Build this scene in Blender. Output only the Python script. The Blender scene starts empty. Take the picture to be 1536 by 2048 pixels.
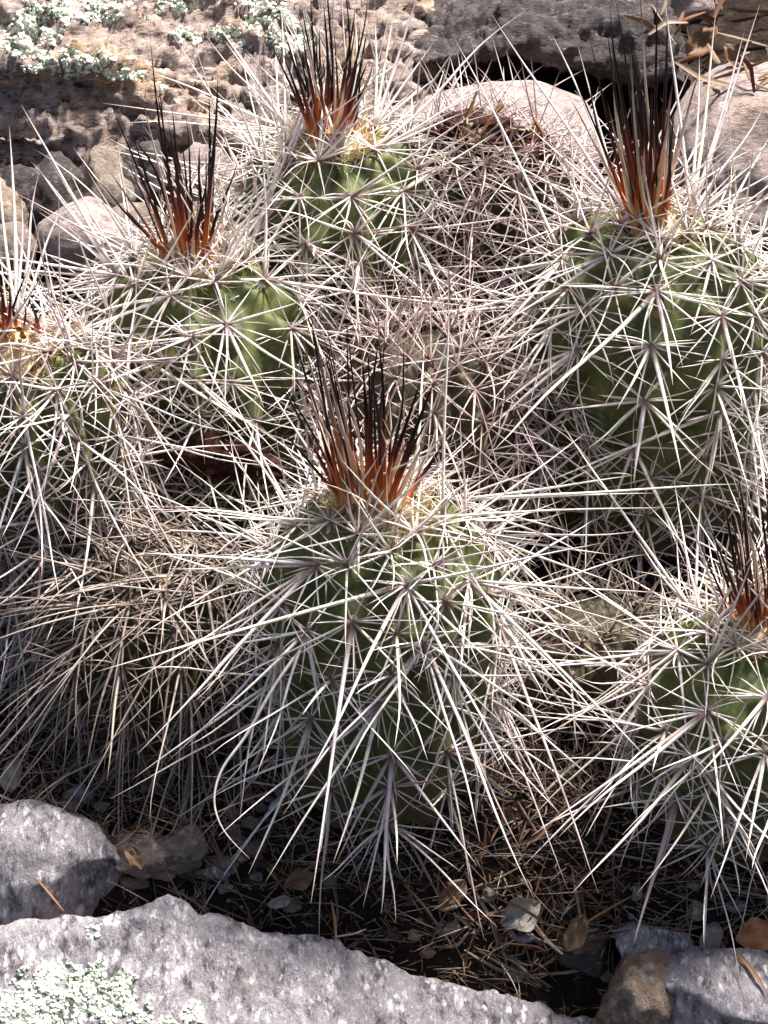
import bpy, math, random
import numpy as np
from mathutils import Vector, Matrix, noise
from mathutils.bvhtree import BVHTree

random.seed(7)
rng = np.random.default_rng(7)
R_ = math.radians
scene = bpy.context.scene
COL = scene.collection

# ------------------------------------------------------------------ camera
PITCH = R_(33)
DIST = 1.30
TARGET = np.array([0.0, 0.0, 0.103])
CAM = TARGET + DIST * np.array([0, -math.cos(PITCH), math.sin(PITCH)])
WIDTH_AT_TARGET = 0.270
cd = bpy.data.cameras.new('camera')
cam = bpy.data.objects.new('camera', cd)
COL.objects.link(cam)
cam.location = CAM.tolist()
cam.rotation_euler = (math.pi / 2 - PITCH, 0, 0)
cd.sensor_fit = 'HORIZONTAL'
cd.sensor_width = 36
cd.lens = 36 * DIST / WIDTH_AT_TARGET
cd.clip_start = 0.02
cd.clip_end = 200
scene.camera = cam
scene.render.resolution_x, scene.render.resolution_y = 768, 1024

FWD = np.array([0, math.cos(PITCH), -math.sin(PITCH)])
UP = np.array([0, math.sin(PITCH), math.cos(PITCH)])
RT = np.array([1.0, 0, 0])
PX = WIDTH_AT_TARGET / 1536 / DIST          # tangent per photo pixel


def ray(px, py):
    d = FWD + RT * (px - 768) * PX + UP * (1024 - py) * PX
    return d / np.linalg.norm(d)


def at_y(px, py, y):
    d = ray(px, py)
    return CAM + d * ((y - CAM[1]) / d[1])


def project(p):
    v = np.asarray(p) - CAM
    z = v @ FWD
    return 768 + (v @ RT) / z / PX, 1024 - (v @ UP) / z / PX


# ------------------------------------------------------------------ light
SUN_EL, SUN_AZ = 62, 42            # azimuth clockwise from +Y (away from the camera) towards +X
w = bpy.data.worlds.new('World')
scene.world = w
w.use_nodes = True
wn = w.node_tree
sky = wn.nodes.new('ShaderNodeTexSky')
sky.sky_type = 'NISHITA'
sky.sun_disc = False
sky.sun_elevation = R_(SUN_EL)
sky.sun_rotation = R_(SUN_AZ)
sky.air_density = 1.0
sky.dust_density = 4.0
sky.ozone_density = 1.0
bg = wn.nodes['Background']
bg.inputs['Strength'].default_value = 0.058
wn.links.new(sky.outputs[0], bg.inputs[0])
sd = bpy.data.lights.new('sun', 'SUN')
sd.energy = 5.0
sd.angle = R_(9)
sd.color = (1.0, 0.965, 0.925)
sun = bpy.data.objects.new('sun', sd)
COL.objects.link(sun)
sdir = Vector((math.sin(R_(SUN_AZ)) * math.cos(R_(SUN_EL)), math.cos(R_(SUN_AZ)) * math.cos(R_(SUN_EL)), math.sin(R_(SUN_EL))))
sun.rotation_euler = sdir.to_track_quat('Z', 'Y').to_euler()
scene.view_settings.view_transform = 'Standard'
scene.view_settings.look = 'None'
scene.view_settings.exposure = 1.36
scene.view_settings.gamma = 1.0


# ------------------------------------------------------------------ materials
class NT:
    def __init__(self, name):
        self.m = bpy.data.materials.new(name)
        self.m.use_nodes = True
        self.t = self.m.node_tree
        self.b = self.t.nodes['Principled BSDF']

    def n(self, typ, **kw):
        nd = self.t.nodes.new(typ)
        for k, v in kw.items():
            if k.startswith('i_'):
                key = k[2:]
                nd.inputs[int(key) if key.isdigit() else key].default_value = v
            else:
                setattr(nd, k, v)
        return nd

    def l(self, a, b):
        self.t.links.new(a, b)

    def noise(self, scale, detail=6, rough=0.6, vec=None, dist=0.0):
        nd = self.n('ShaderNodeTexNoise')
        nd.inputs['Scale'].default_value = scale
        nd.inputs['Detail'].default_value = detail
        nd.inputs['Roughness'].default_value = rough
        nd.inputs['Distortion'].default_value = dist
        if vec is not None:
            self.l(vec, nd.inputs['Vector'])
        return nd.outputs['Fac']

    def voronoi(self, scale, feature='F1', vec=None, out='Distance', rand=1.0):
        nd = self.n('ShaderNodeTexVoronoi', feature=feature)
        nd.inputs['Scale'].default_value = scale
        nd.inputs['Randomness'].default_value = rand
        if vec is not None:
            self.l(vec, nd.inputs['Vector'])
        return nd.outputs[out]

    def ramp(self, fac, stops, interp='LINEAR'):
        nd = self.n('ShaderNodeValToRGB')
        cr = nd.color_ramp
        cr.interpolation = interp
        while len(cr.elements) < len(stops):
            cr.elements.new(0.5)
        for e, (p, c) in zip(cr.elements, stops):
            e.position = p
            e.color = (c, c, c, 1) if not isinstance(c, tuple) else (*c, 1)
        self.l(fac, nd.inputs['Fac'])
        return nd.outputs['Color']

    def mix(self, fac, a, b, mode='MIX'):
        nd = self.n('ShaderNodeMix', data_type='RGBA', blend_type=mode)
        for sock, val in ((nd.inputs[0], fac), (nd.inputs[6], a), (nd.inputs[7], b)):
            if isinstance(val, (int, float)):
                sock.default_value = val
            elif isinstance(val, tuple):
                sock.default_value = (*val, 1)
            else:
                self.l(val, sock)
        return nd.outputs[2]

    def attr(self, name):
        nd = self.n('ShaderNodeAttribute', attribute_name=name)
        sp = self.n('ShaderNodeSeparateXYZ')
        self.l(nd.outputs['Vector'], sp.inputs[0])
        return sp.outputs

    def pos(self, scale=(1, 1, 1), rot=(0, 0, 0)):
        g = self.n('ShaderNodeNewGeometry')
        mp = self.n('ShaderNodeMapping')
        mp.inputs['Scale'].default_value = scale
        mp.inputs['Rotation'].default_value = rot
        self.l(g.outputs['Position'], mp.inputs['Vector'])
        return mp.outputs[0]

    def bump(self, height, strength, dist):
        nd = self.n('ShaderNodeBump')
        nd.inputs['Strength'].default_value = strength
        nd.inputs['Distance'].default_value = dist
        self.l(height, nd.inputs['Height'])
        self.l(nd.outputs[0], self.b.inputs['Normal'])

    def done(self, color, rough=0.6, spec=0.3):
        if isinstance(color, tuple):
            self.b.inputs['Base Color'].default_value = (*color, 1)
        else:
            self.l(color, self.b.inputs['Base Color'])
        self.b.inputs['Roughness'].default_value = rough
        self.b.inputs['Specular IOR Level'].default_value = spec
        return self.m


def mat_spine(name, stops, tipcol, basecol):
    k = NT(name)
    a = k.attr('tone')
    c = k.ramp(a[1], stops)
    nz = k.noise(900, 3, 0.6, k.pos())
    c = k.mix(k.ramp(nz, [(0.35, 0.0), (0.75, 0.35)]), c, (0.42, 0.33, 0.27))
    c = k.mix(k.ramp(k.noise(140, 4, 0.65, k.pos()), [(0.50, 0.0), (0.68, 0.55)]), c, (0.40, 0.31, 0.27))
    c = k.mix(k.ramp(a[0], [(0.0, 1.0), (0.06, 0.8), (0.16, 0.0)]), c, basecol)
    c = k.mix(k.ramp(a[0], [(0.74, 0.0), (1.0, 0.85)]), c, tipcol)
    k.bump(nz, 0.25, 0.0003)
    return k.done(c, 0.5, 0.35)


IVORY = [(0.0, (0.88, 0.83, 0.64)), (0.3, (0.88, 0.84, 0.76)), (0.55, (0.74, 0.64, 0.66)), (0.78, (0.56, 0.44, 0.40)), (1.0, (0.27, 0.19, 0.15))]
STRAW = [(0.0, (0.40, 0.33, 0.27)), (0.35, (0.26, 0.21, 0.17)), (0.7, (0.15, 0.115, 0.095)), (1.0, (0.07, 0.045, 0.035))]
PINK = [(0.0, (0.74, 0.61, 0.56)), (0.4, (0.56, 0.44, 0.42)), (0.75, (0.34, 0.25, 0.23)), (1.0, (0.16, 0.10, 0.09))]
M = {}
M['spine'] = mat_spine('spine_ivory', IVORY, (0.36, 0.25, 0.22), (0.13, 0.06, 0.045))
M['straw'] = mat_spine('spine_weathered', STRAW, (0.16, 0.11, 0.08), (0.08, 0.05, 0.035))
M['pink'] = mat_spine('spine_pinkish', PINK, (0.22, 0.14, 0.11), (0.12, 0.06, 0.05))
k = NT('spine_young_red')
a = k.attr('tone')
c1 = k.ramp(a[0], [(0.0, (0.60, 0.30, 0.11)), (0.17, (0.42, 0.10, 0.026)), (0.38, (0.10, 0.016, 0.009)), (0.56, (0.011, 0.005, 0.005))])
c2 = k.ramp(a[0], [(0.0, (0.70, 0.45, 0.2)), (0.3, (0.72, 0.50, 0.33)), (0.7, (0.66, 0.52, 0.43)), (0.88, (0.22, 0.12, 0.10)), (1.0, (0.06, 0.03, 0.03))])
M['young'] = k.done(k.mix(k.ramp(a[1], [(0.76, 0.0), (0.82, 1.0)]), c1, c2), 0.62, 0.15)
k = NT('areole_wool')
a = k.attr('tone')
M['wool'] = k.done(k.ramp(a[1], [(0.0, (0.80, 0.68, 0.46)), (0.5, (0.66, 0.50, 0.29)), (1.0, (0.48, 0.30, 0.14))]), 0.85, 0.1)
k = NT('areole_felt')
M['felt'] = k.done(k.ramp(k.noise(1500, 3, 0.6, k.pos()), [(0.3, (0.08, 0.045, 0.04)), (0.7, (0.34, 0.26, 0.23))]), 0.9, 0.1)


def mat_skin(name, deep, mid, light, cork):
    k = NT(name)
    p = k.pos()
    a = k.attr('tone')                       # x: height on the stem, y: crest of the tubercle
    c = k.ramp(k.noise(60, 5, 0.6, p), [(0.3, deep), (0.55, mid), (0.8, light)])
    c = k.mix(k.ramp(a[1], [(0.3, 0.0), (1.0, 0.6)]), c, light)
    spots = k.ramp(k.noise(420, 3, 0.6, p), [(0.5, 0.0), (0.72, 0.5)])
    c = k.mix(spots, c, (0.20, 0.23, 0.09))
    ck = k.mix(1.0, k.ramp(a[0], [(0.0, 1.0), (0.16, 0.5), (0.5, 0.0)]), k.ramp(k.noise(70, 5, 0.7, p), [(0.36, 0.0), (0.62, 1.0)]), 'MULTIPLY')
    c = k.mix(ck, c, cork)
    sc = k.ramp(k.noise(45, 4, 0.55, p), [(0.68, 0.0), (0.74, 0.8)])
    c = k.mix(sc, c, (0.30, 0.19, 0.06))
    k.bump(k.noise(700, 4, 0.6, p), 0.2, 0.0006)
    return k.done(c, 0.6, 0.25)


M['skin'] = mat_skin('cactus_skin', (0.034, 0.046, 0.016), (0.080, 0.098, 0.030), (0.185, 0.200, 0.058), (0.10, 0.065, 0.04))
M['dead_skin'] = mat_skin('withered_skin', (0.020, 0.018, 0.012), (0.045, 0.036, 0.020), (0.075, 0.055, 0.030), (0.06, 0.032, 0.018))


def mat_rock(name, base, dark, white, warm, speck=330, specamt=0.75, stretch=(1.0, 1.0, 1.0), rot=(0, 0, 0), warm_lo=0.55, warm_hi=0.75, darkamt=0.8):
    k = NT(name)
    p = k.pos()
    ps = k.pos(stretch, rot)
    c = k.ramp(k.noise(38, 7, 0.65, p), [(0.3, tuple(x * 0.72 for x in base)), (0.7, tuple(min(1, x * 1.18) for x in base))])
    c = k.mix(k.ramp(k.noise(22, 5, 0.6, p, 0.4), [(warm_lo, 0.0), (warm_hi, 0.75)]), c, warm)
    dk = k.ramp(k.noise(170, 6, 0.75, ps), [(0.50, 0.0), (0.62, darkamt)])
    c = k.mix(dk, c, dark)
    wn_ = k.n('ShaderNodeTexNoise')
    wn_.inputs['Scale'].default_value = speck * 1.3
    wn_.inputs['Detail'].default_value = 4
    k.l(ps, wn_.inputs['Vector'])
    wm = k.n('ShaderNodeVectorMath', operation='MULTIPLY_ADD')
    k.l(wn_.outputs['Color'], wm.inputs[0])
    wm.inputs[1].default_value = (1.6 / speck,) * 3
    k.l(ps, wm.inputs[2])
    vd = k.n('ShaderNodeTexVoronoi')
    vd.inputs['Scale'].default_value = speck
    k.l(wm.outputs[0], vd.inputs['Vector'])
    va = k.n('ShaderNodeMath', operation='MULTIPLY_ADD')
    sepc = k.n('ShaderNodeSeparateColor')
    k.l(vd.outputs['Color'], sepc.inputs[0])
    k.l(sepc.outputs[0], va.inputs[0])
    va.inputs[1].default_value = 0.42
    k.l(vd.outputs['Distance'], va.inputs[2])
    v = va.outputs[0]
    msk = k.ramp(k.noise(speck * 0.55, 2, 0.5, ps), [(0.38, 0.0), (0.50, 1.0)])
    wh = k.mix(1.0, k.ramp(v, [(0.34, specamt), (0.58, 0.0)]), msk, 'MULTIPLY')
    c = k.mix(wh, c, white)
    dd = k.ramp(k.voronoi(speck * 1.7, 'F1', p), [(0.12, 0.7), (0.24, 0.0)])
    dd = k.mix(1.0, dd, k.ramp(k.noise(speck * 0.4, 2, 0.5, p), [(0.5, 0.0), (0.6, 1.0)]), 'MULTIPLY')
    c = k.mix(dd, c, dark)
    gr = k.noise(speck * 2.4, 5, 0.75, ps)
    c = k.mix(k.ramp(gr, [(0.56, 0.0), (0.66, 0.75 * specamt)]), c, white)
    c = k.mix(k.ramp(gr, [(0.34, 0.7 * darkamt), (0.44, 0.0)]), c, dark)
    h = k.mix(0.5, k.noise(260, 8, 0.75, ps), k.noise(60, 6, 0.6, p))
    k.bump(h, 1.0, 0.006)
    return k.done(c, 0.8, 0.25)


M['granite'] = mat_rock('rock_lilac', (0.36, 0.325, 0.34), (0.075, 0.06, 0.065), (0.80, 0.77, 0.76), (0.44, 0.34, 0.29), specamt=0.8, darkamt=0.9, stretch=(1, 0.5, 0.5), rot=(0, 0.3, 0.5), warm_lo=0.62, warm_hi=0.8)
M['ledge'] = mat_rock('rock_ledge', (0.45, 0.35, 0.305), (0.055, 0.036, 0.028), (0.68, 0.58, 0.53), (0.54, 0.33, 0.16), speck=260, specamt=0.6, stretch=(0.45, 1, 1.7), rot=(0, 0.25, 0), warm_lo=0.49, warm_hi=0.64, darkamt=0.95)
M['slate'] = mat_rock('rock_dark', (0.080, 0.064, 0.062), (0.022, 0.017, 0.017), (0.34, 0.29, 0.28), (0.26, 0.20, 0.16), speck=420, specamt=0.4, stretch=(0.5, 1, 1.4))
M['pinkrock'] = mat_rock('rock_pink', (0.43, 0.335, 0.31), (0.14, 0.10, 0.09), (0.72, 0.63, 0.60), (0.46, 0.32, 0.23), speck=330, specamt=0.55, stretch=(0.5, 1, 1.5), rot=(0, -0.3, 0))
M['tan'] = mat_rock('rock_tan', (0.30, 0.235, 0.19), (0.10, 0.07, 0.055), (0.55, 0.48, 0.42), (0.40, 0.25, 0.11), speck=300, specamt=0.5, warm_lo=0.5, warm_hi=0.65)
k = NT('soil')
p = k.pos()
c = k.ramp(k.noise(120, 7, 0.7, p), [(0.3, (0.012, 0.009, 0.007)), (0.55, (0.040, 0.028, 0.021)), (0.78, (0.13, 0.09, 0.065))])
k.bump(k.noise(300, 8, 0.75, p), 1.0, 0.004)
M['soil'] = k.done(c, 0.95, 0.1)
k = NT('lichen')
a = k.attr('tone')
c = k.ramp(a[1], [(0.0, (0.88, 0.91, 0.78)), (0.6, (0.78, 0.83, 0.66)), (0.85, (0.46, 0.52, 0.34)), (1.0, (0.12, 0.13, 0.08))])
c = k.mix(k.ramp(k.noise(1500, 3, 0.6, k.pos()), [(0.5, 0.0), (0.75, 0.5)]), c, (0.48, 0.55, 0.42))
k.bump(k.noise(1400, 4, 0.6, k.pos()), 0.5, 0.001)
M['lichen'] = k.done(c, 0.9, 0.1)
k = NT('dry_litter')
a = k.attr('tone')
c = k.ramp(a[1], [(0.0, (0.40, 0.34, 0.27)), (0.35, (0.25, 0.18, 0.12)), (0.65, (0.22, 0.11, 0.05)), (0.85, (0.16, 0.06, 0.025)), (1.0, (0.05, 0.03, 0.02))])
c = k.mix(k.ramp(k.noise(500, 4, 0.6, k.pos()), [(0.4, 0.0), (0.8, 0.5)]), c, (0.12, 0.07, 0.045))
M['litter'] = k.done(c, 0.7, 0.25)
for nm, dk_, lt_ in (('leaf_grey', (0.20, 0.17, 0.14), (0.42, 0.38, 0.32)), ('leaf_rust', (0.34, 0.12, 0.05), (0.55, 0.25, 0.12)), ('leaf_brown', (0.13, 0.07, 0.04), (0.28, 0.17, 0.10))):
    k = NT(nm)
    p = k.pos()
    c = k.ramp(k.noise(220, 5, 0.65, p), [(0.3, dk_), (0.7, lt_)])
    k.bump(k.noise(400, 4, 0.6, p), 0.4, 0.001)
    M[nm] = k.done(c, 0.65, 0.25)


# ------------------------------------------------------------------ mesh helpers
class Bundle:
    """Collects quads / triangles with a 'tone' vector per vertex."""
    def __init__(self):
        self.V, self.F, self.T, self.n = [], [], [], 0

    def add(self, V, F, T):
        self.V.append(np.asarray(V, float))
        self.F.append(np.asarray(F, int) + self.n)
        self.T.append(np.asarray(T, float))
        self.n += len(V)

    def build(self, name, mat, origin=(0, 0, 0), parent=None, porigin=(0, 0, 0), smooth=True):
        origin = np.asarray(origin, float)
        V = np.concatenate(self.V) - origin
        T = np.concatenate(self.T)
        me = bpy.data.meshes.new(name)
        me.vertices.add(len(V))
        me.vertices.foreach_set('co', V.ravel())
        idx = np.concatenate([f.ravel() for f in self.F])
        tot = np.concatenate([np.full(len(f), f.shape[1]) for f in self.F])
        start = np.concatenate([[0], np.cumsum(tot)[:-1]])
        me.loops.add(len(idx))
        me.loops.foreach_set('vertex_index', idx)
        me.polygons.add(len(tot))
        me.polygons.foreach_set('loop_start', start)
        me.polygons.foreach_set('use_smooth', np.full(len(tot), smooth))
        at = me.attributes.new('tone', 'FLOAT_VECTOR', 'POINT')
        at.data.foreach_set('vector', T.ravel())
        me.update(calc_edges=True)
        me.materials.append(mat)
        ob = bpy.data.objects.new(name, me)
        COL.objects.link(ob)
        ob.location = (origin - np.asarray(porigin, float)).tolist()
        if parent is not None:
            ob.parent = parent
        return ob


_tube_faces = {}


def tube(base, d, L, r0, bend, tone, nseg=7, nside=5, wob=0.0, rg=rng, blunt=0.6):
    """A tapered, bent spine: base point, unit direction, length, radius, bend vector (fraction of L)."""
    t = np.linspace(0, 1, nseg + 1)
    d = np.asarray(d, float)
    P = base + d * (L * t)[:, None] + np.asarray(bend) * (L * t * t)[:, None]
    if wob:
        wv = rg.normal(0, wob * L, 3)
        P = P + wv * np.sin(t * math.pi * 2 * rg.uniform(0.6, 1.3))[:, None] * t[:, None]
    tg = np.gradient(P, axis=0)
    tg /= np.linalg.norm(tg, axis=1)[:, None]
    ref = np.array([0.31, 0.17, 0.93]) if abs(d[2]) < 0.8 else np.array([0.9, 0.3, 0.1])
    n1 = np.cross(tg, ref)
    n1 /= np.linalg.norm(n1, axis=1)[:, None]
    n2 = np.cross(tg, n1)
    rad = r0 * np.clip((1 - t) ** blunt, 0.04, 1) * (1 + 0.5 * np.exp(-t * 25))
    ang = np.arange(nside) * 2 * math.pi / nside
    V = (P[:, None, :] + rad[:, None, None] * (np.cos(ang)[None, :, None] * n1[:, None, :] + 0.72 * np.sin(ang)[None, :, None] * n2[:, None, :])).reshape(-1, 3)
    key = (nseg, nside)
    if key not in _tube_faces:
        i, j = np.meshgrid(np.arange(nseg), np.arange(nside), indexing='ij')
        j2 = (j + 1) % nside
        _tube_faces[key] = np.stack([i * nside + j, (i + 1) * nside + j, (i + 1) * nside + j2, i * nside + j2], -1).reshape(-1, 4)
    T = np.zeros((len(V), 3))
    T[:, 0] = np.repeat(t, nside)
    T[:, 1] = tone
    return V, _tube_faces[key], T


def grid_faces(nu, nv, wrap=False):
    i, j = np.meshgrid(np.arange(nu - 1), np.arange(nv if wrap else nv - 1), indexing='ij')
    j2 = (j + 1) % nv
    return np.stack([i * nv + j, i * nv + j2, (i + 1) * nv + j2, (i + 1) * nv + j], -1).reshape(-1, 4)


def fbm(p, octv=5, rough=0.55):
    v, a, f = 0.0, 1.0, 1.0
    for _ in range(octv):
        v += a * noise.noise(Vector(p) * f)
        a *= rough
        f *= 2.03
    return v


def fbm_arr(P, scale, octv=5, rough=0.55, off=0.0):
    return np.array([fbm((x * scale + off, y * scale + off * 1.7, z * scale - off), octv, rough) for x, y, z in P])


def tag(o, label, cat=None, group=None, kind=None):
    o['label'] = label
    if cat:
        o['category'] = cat
    if group:
        o['group'] = group
    if kind:
        o['kind'] = kind
    return o


def empty(name, loc):
    o = bpy.data.objects.new(name, None)
    COL.objects.link(o)
    o.location = tuple(float(v) for v in loc)
    o.empty_display_size = 0.01
    return o


def unit(v):
    v = np.asarray(v, float)
    return v / np.linalg.norm(v)


# ------------------------------------------------------------------ ground
SLOPE = 0.25


def gz_base(x, y):
    yy = max(-0.25, min(0.55, y))
    f = max(0.0, min(1.0, (-0.02 - y) / 0.09))
    g = max(0.0, min(1.0, (y - 0.225) / 0.07))
    return SLOPE * yy - 0.075 * f * f * (3 - 2 * f) - 0.038 * g * g * (3 - 2 * g)


def gz(x, y):
    n = fbm((x * 14, y * 14, 0.3), 4) * 0.004 if abs(x) < 0.6 and abs(y) < 0.8 else 0
    return gz_base(x, y) + n


xs = np.concatenate([-np.geomspace(60, 0.45, 26), np.linspace(-0.42, 0.42, 150), np.geomspace(0.45, 60, 26)])
ys = np.concatenate([-np.geomspace(60, 0.45, 26), np.linspace(-0.42, 0.62, 180), np.geomspace(0.66, 60, 26)])
B = Bundle()
V = np.array([(x, y, gz(x, y) + (0.003 * fbm((x * 60, y * 60, 2.0), 3) if abs(x) < 0.5 and abs(y) < 0.7 else 0)) for x in xs for y in ys])
B.add(V, grid_faces(len(xs), len(ys))[:, ::-1], np.zeros((len(V), 3)))
ground = B.build('ground', M['soil'])
tag(ground, 'dark stony soil sloping up between the rocks', kind='structure')


# ------------------------------------------------------------------ rocks
def rock_sweep(name, xs, profile, mat, amp=0.004, scale=30, off=0.0, strata=0.0, tilt=0.0, label='', group=None, fine=0.0015, ends=0.025, pits=0.0, npf=130):
    """A rock built from cross-sections: profile(x) -> list of (y, z), swept along x, roughened by noise along the normals."""
    rows = []
    for x in xs:
        pts = np.array(profile(x), float)
        seg = np.concatenate([[0], np.cumsum(np.linalg.norm(np.diff(pts, axis=0), axis=1))])
        q = np.linspace(0, seg[-1], npf)
        yy, zz = np.interp(q, seg, pts[:, 0]), np.interp(q, seg, pts[:, 1])
        for _ in range(3):
            yy[1:-1] = (yy[:-2] + 2 * yy[1:-1] + yy[2:]) / 4
            zz[1:-1] = (zz[:-2] + 2 * zz[1:-1] + zz[2:]) / 4
        e = min(x - xs[0], xs[-1] - x) / ends
        if e < 1:
            sc = 0.12 + 0.88 * math.sqrt(max(0.0, 1 - (1 - e) ** 2))
            cy_, cz_ = yy.mean() + 0.02, zz.min()
            yy, zz = cy_ + (yy - cy_) * sc, cz_ + (zz - cz_) * sc
        rows.append(np.stack([np.full(npf, x), yy, zz], -1))
    A = np.array(rows)
    du = np.gradient(A, axis=0)
    dv = np.gradient(A, axis=1)
    N = np.cross(du, dv)
    N /= np.linalg.norm(N, axis=2)[..., None] + 1e-12
    P = A.reshape(-1, 3)
    N = N.reshape(-1, 3)
    h = amp * fbm_arr(P, scale, 5, 0.55, off) + fine * fbm_arr(P, scale * 6, 3, 0.6, off + 3)
    if strata:
        s = (P[:, 2] + tilt * P[:, 0] + 0.3 * P[:, 1] + 0.008 * fbm_arr(P, 18, 3, 0.5, off + 9)) * 2 * math.pi / 0.017
        h += strata * (np.abs(np.sin(s)) ** 0.6 - 0.5)
    if pits:
        Q = P * np.array([0.55, 1.0, 1.5])
        h -= pits * np.clip(fbm_arr(Q, 75, 4, 0.6, off + 21) - 0.12, 0, 0.5) * 2
    P = P + N * h[:, None]
    b = Bundle()
    b.add(P, grid_faces(len(xs), npf), np.zeros((len(P), 3)))
    nx = len(xs)
    for i0, flip in ((0, False), (nx - 1, True)):       # end caps
        c = P[i0 * npf:(i0 + 1) * npf].mean(0)
        Vc = np.vstack([P[i0 * npf:(i0 + 1) * npf], c])
        f = np.array([(i, i + 1, npf) for i in range(npf - 1)])
        b.add(Vc, f[:, ::-1] if flip else f, np.zeros((len(Vc), 3)))
    o = b.build(name, mat)
    tag(o, label, 'rock', group)
    return o


_ico = {}


def ico(sub):
    if sub not in _ico:
        import bmesh
        bm = bmesh.new()
        bmesh.ops.create_icosphere(bm, subdivisions=sub, radius=1)
        bm.verts.ensure_lookup_table()
        _ico[sub] = (np.array([v.co[:] for v in bm.verts]), np.array([[v.index for v in f.verts] for f in bm.faces]))
        bm.free()
    return _ico[sub]


def boulder(name, c, size, mat, seed, label, sub=4, cuts=7, group=None, cat='rock', rough=0.10, rotz=0.0, cut=(0.62, 0.88)):
    rg = np.random.default_rng(seed)
    V, F = ico(sub)
    V = V.copy()
    for _ in range(cuts):
        n = unit(rg.normal(size=3))
        d = rg.uniform(*cut)
        over = V @ n - d
        m = over > 0
        V[m] -= n * (over[m] * 0.92)[:, None]
    nn = V / np.linalg.norm(V, axis=1)[:, None]
    V = V + nn * (rough * fbm_arr(V, 1.5, 4, 0.5, seed * 1.37))[:, None] + nn * (rough * 0.35 * fbm_arr(V, 7, 4, 0.6, seed * 2.1))[:, None]
    V = V * np.array(size)
    cz, sz = math.cos(rotz), math.sin(rotz)
    V = V @ np.array([[cz, sz, 0], [-sz, cz, 0], [0, 0, 1]])
    b = Bundle()
    b.add(V + np.array(c), F, np.zeros((len(V), 3)))
    o = b.build(name, mat, origin=c)
    tag(o, label, cat, group)
    return o


def interp_px(pts):
    """A polyline of photo pixels on a vertical plane y = const -> height as a function of x."""
    def make(y):
        W = np.array([at_y(px, py, y) for px, py in pts])
        return lambda x: float(np.interp(x, W[:, 0], W[:, 2]))
    return make


# big front rock: its far edge traced where it meets the litter
edge = interp_px([(-260, 1860), (0, 1850), (120, 1836), (190, 1826), (260, 1802), (340, 1782), (375, 1790), (400, 1815), (470, 1822), (560, 1846), (640, 1862), (720, 1892), (770, 1916), (830, 1944), (900, 1962), (1000, 1972), (1060, 1985), (1130, 2012), (1200, 2030), (1270, 2052), (1330, 2090), (1450, 2160)])(-0.078)


def front_profile(x):
    e = edge(x)
    return [(-0.066, e - 0.05), (-0.070, e - 0.018), (-0.078, e - 0.001), (-0.084, e + 0.0005), (-0.12, e - 0.016), (-0.17, e - 0.042), (-0.22, e - 0.075), (-0.235, e - 0.10)]


front_rock = rock_sweep('boulder', np.linspace(-0.20, 0.14, 260), front_profile, M['granite'], 0.0035, 28, 1.0, fine=0.0012,
                        label='broad lilac grey speckled boulder with pale lichen, below the cactus clump')

# ledge behind: layered tan rock with lichen
ledge_top = interp_px([(-500, 120), (0, 110), (150, 90), (300, 130), (420, 165), (560, 150), (700, 120), (860, 110), (960, 60)])(0.345)
ledge_lip = interp_px([(-500, 360), (0, 358), (120, 372), (200, 352), (330, 340), (420, 332), (560, 310), (700, 300), (860, 300), (960, 260)])(0.33)
ledge_low = interp_px([(-500, 440), (0, 430), (300, 400), (560, 380), (860, 360), (960, 350)])(0.35)


def ledge_profile(x):
    t, l = ledge_top(x), ledge_lip(x)
    lo = ledge_low(x)
    m = 0.5 * (t + l)
    s = 0.006 * noise.noise(Vector((x * 22, 3.1, 0)))
    return [(0.44, lo - 0.05), (0.375, lo - 0.03), (0.362, lo), (0.358 + s, l - 0.003), (0.325 + s, l + 0.002), (0.318, l + 0.010), (0.322 - s, m), (0.336 + s, m + 0.006), (0.342, t - 0.004), (0.352, t), (0.40, t + 0.018), (0.46, t + 0.045), (0.56, t + 0.07), (0.60, t - 0.08)]


ledge = rock_sweep('rock_ledge', np.linspace(-0.30, 0.030, 280), ledge_profile, M['ledge'], 0.008, 30, 5.0, strata=0.0036, tilt=0.25, fine=0.0036, pits=0.007, npf=230,
                   label='layered tan rock ledge with crusty pale lichen behind the cactus clump')
RK = dict(front=front_rock, ledge=ledge)

dark_top = interp_px([(760, 60), (800, 100), (860, 70), (960, 40), (1040, 10), (1130, 10), (1240, 20), (1330, 40), (1400, 60)])(0.37)
dark_low = interp_px([(760, 120), (800, 145), (900, 140), (1000, 120), (1100, 140), (1200, 170), (1300, 170), (1400, 150)])(0.35)


def dark_profile(x):
    t, l = dark_top(x), dark_low(x)
    return [(0.43, l - 0.06), (0.40, l), (0.358, l), (0.348, l + 0.006), (0.352, 0.5 * (t + l)), (0.362, t - 0.004), (0.372, t), (0.40, t - 0.001), (0.43, t - 0.015), (0.45, t - 0.06)]


RK['dark'] = rock_sweep('rock_slab', np.linspace(-0.008, 0.138, 150), dark_profile, M['slate'], 0.006, 30, 8.0, strata=0.0016, tilt=-0.2, fine=0.0022, pits=0.002,
                        label='dark grey brown rock slab overhanging a rounded pink rock behind the cacti')


def rock_at(name, px, py, y, size, mat, seed, label, **kw):
    return boulder(name, at_y(px, py, y), size, mat, seed, label, **kw)


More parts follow.
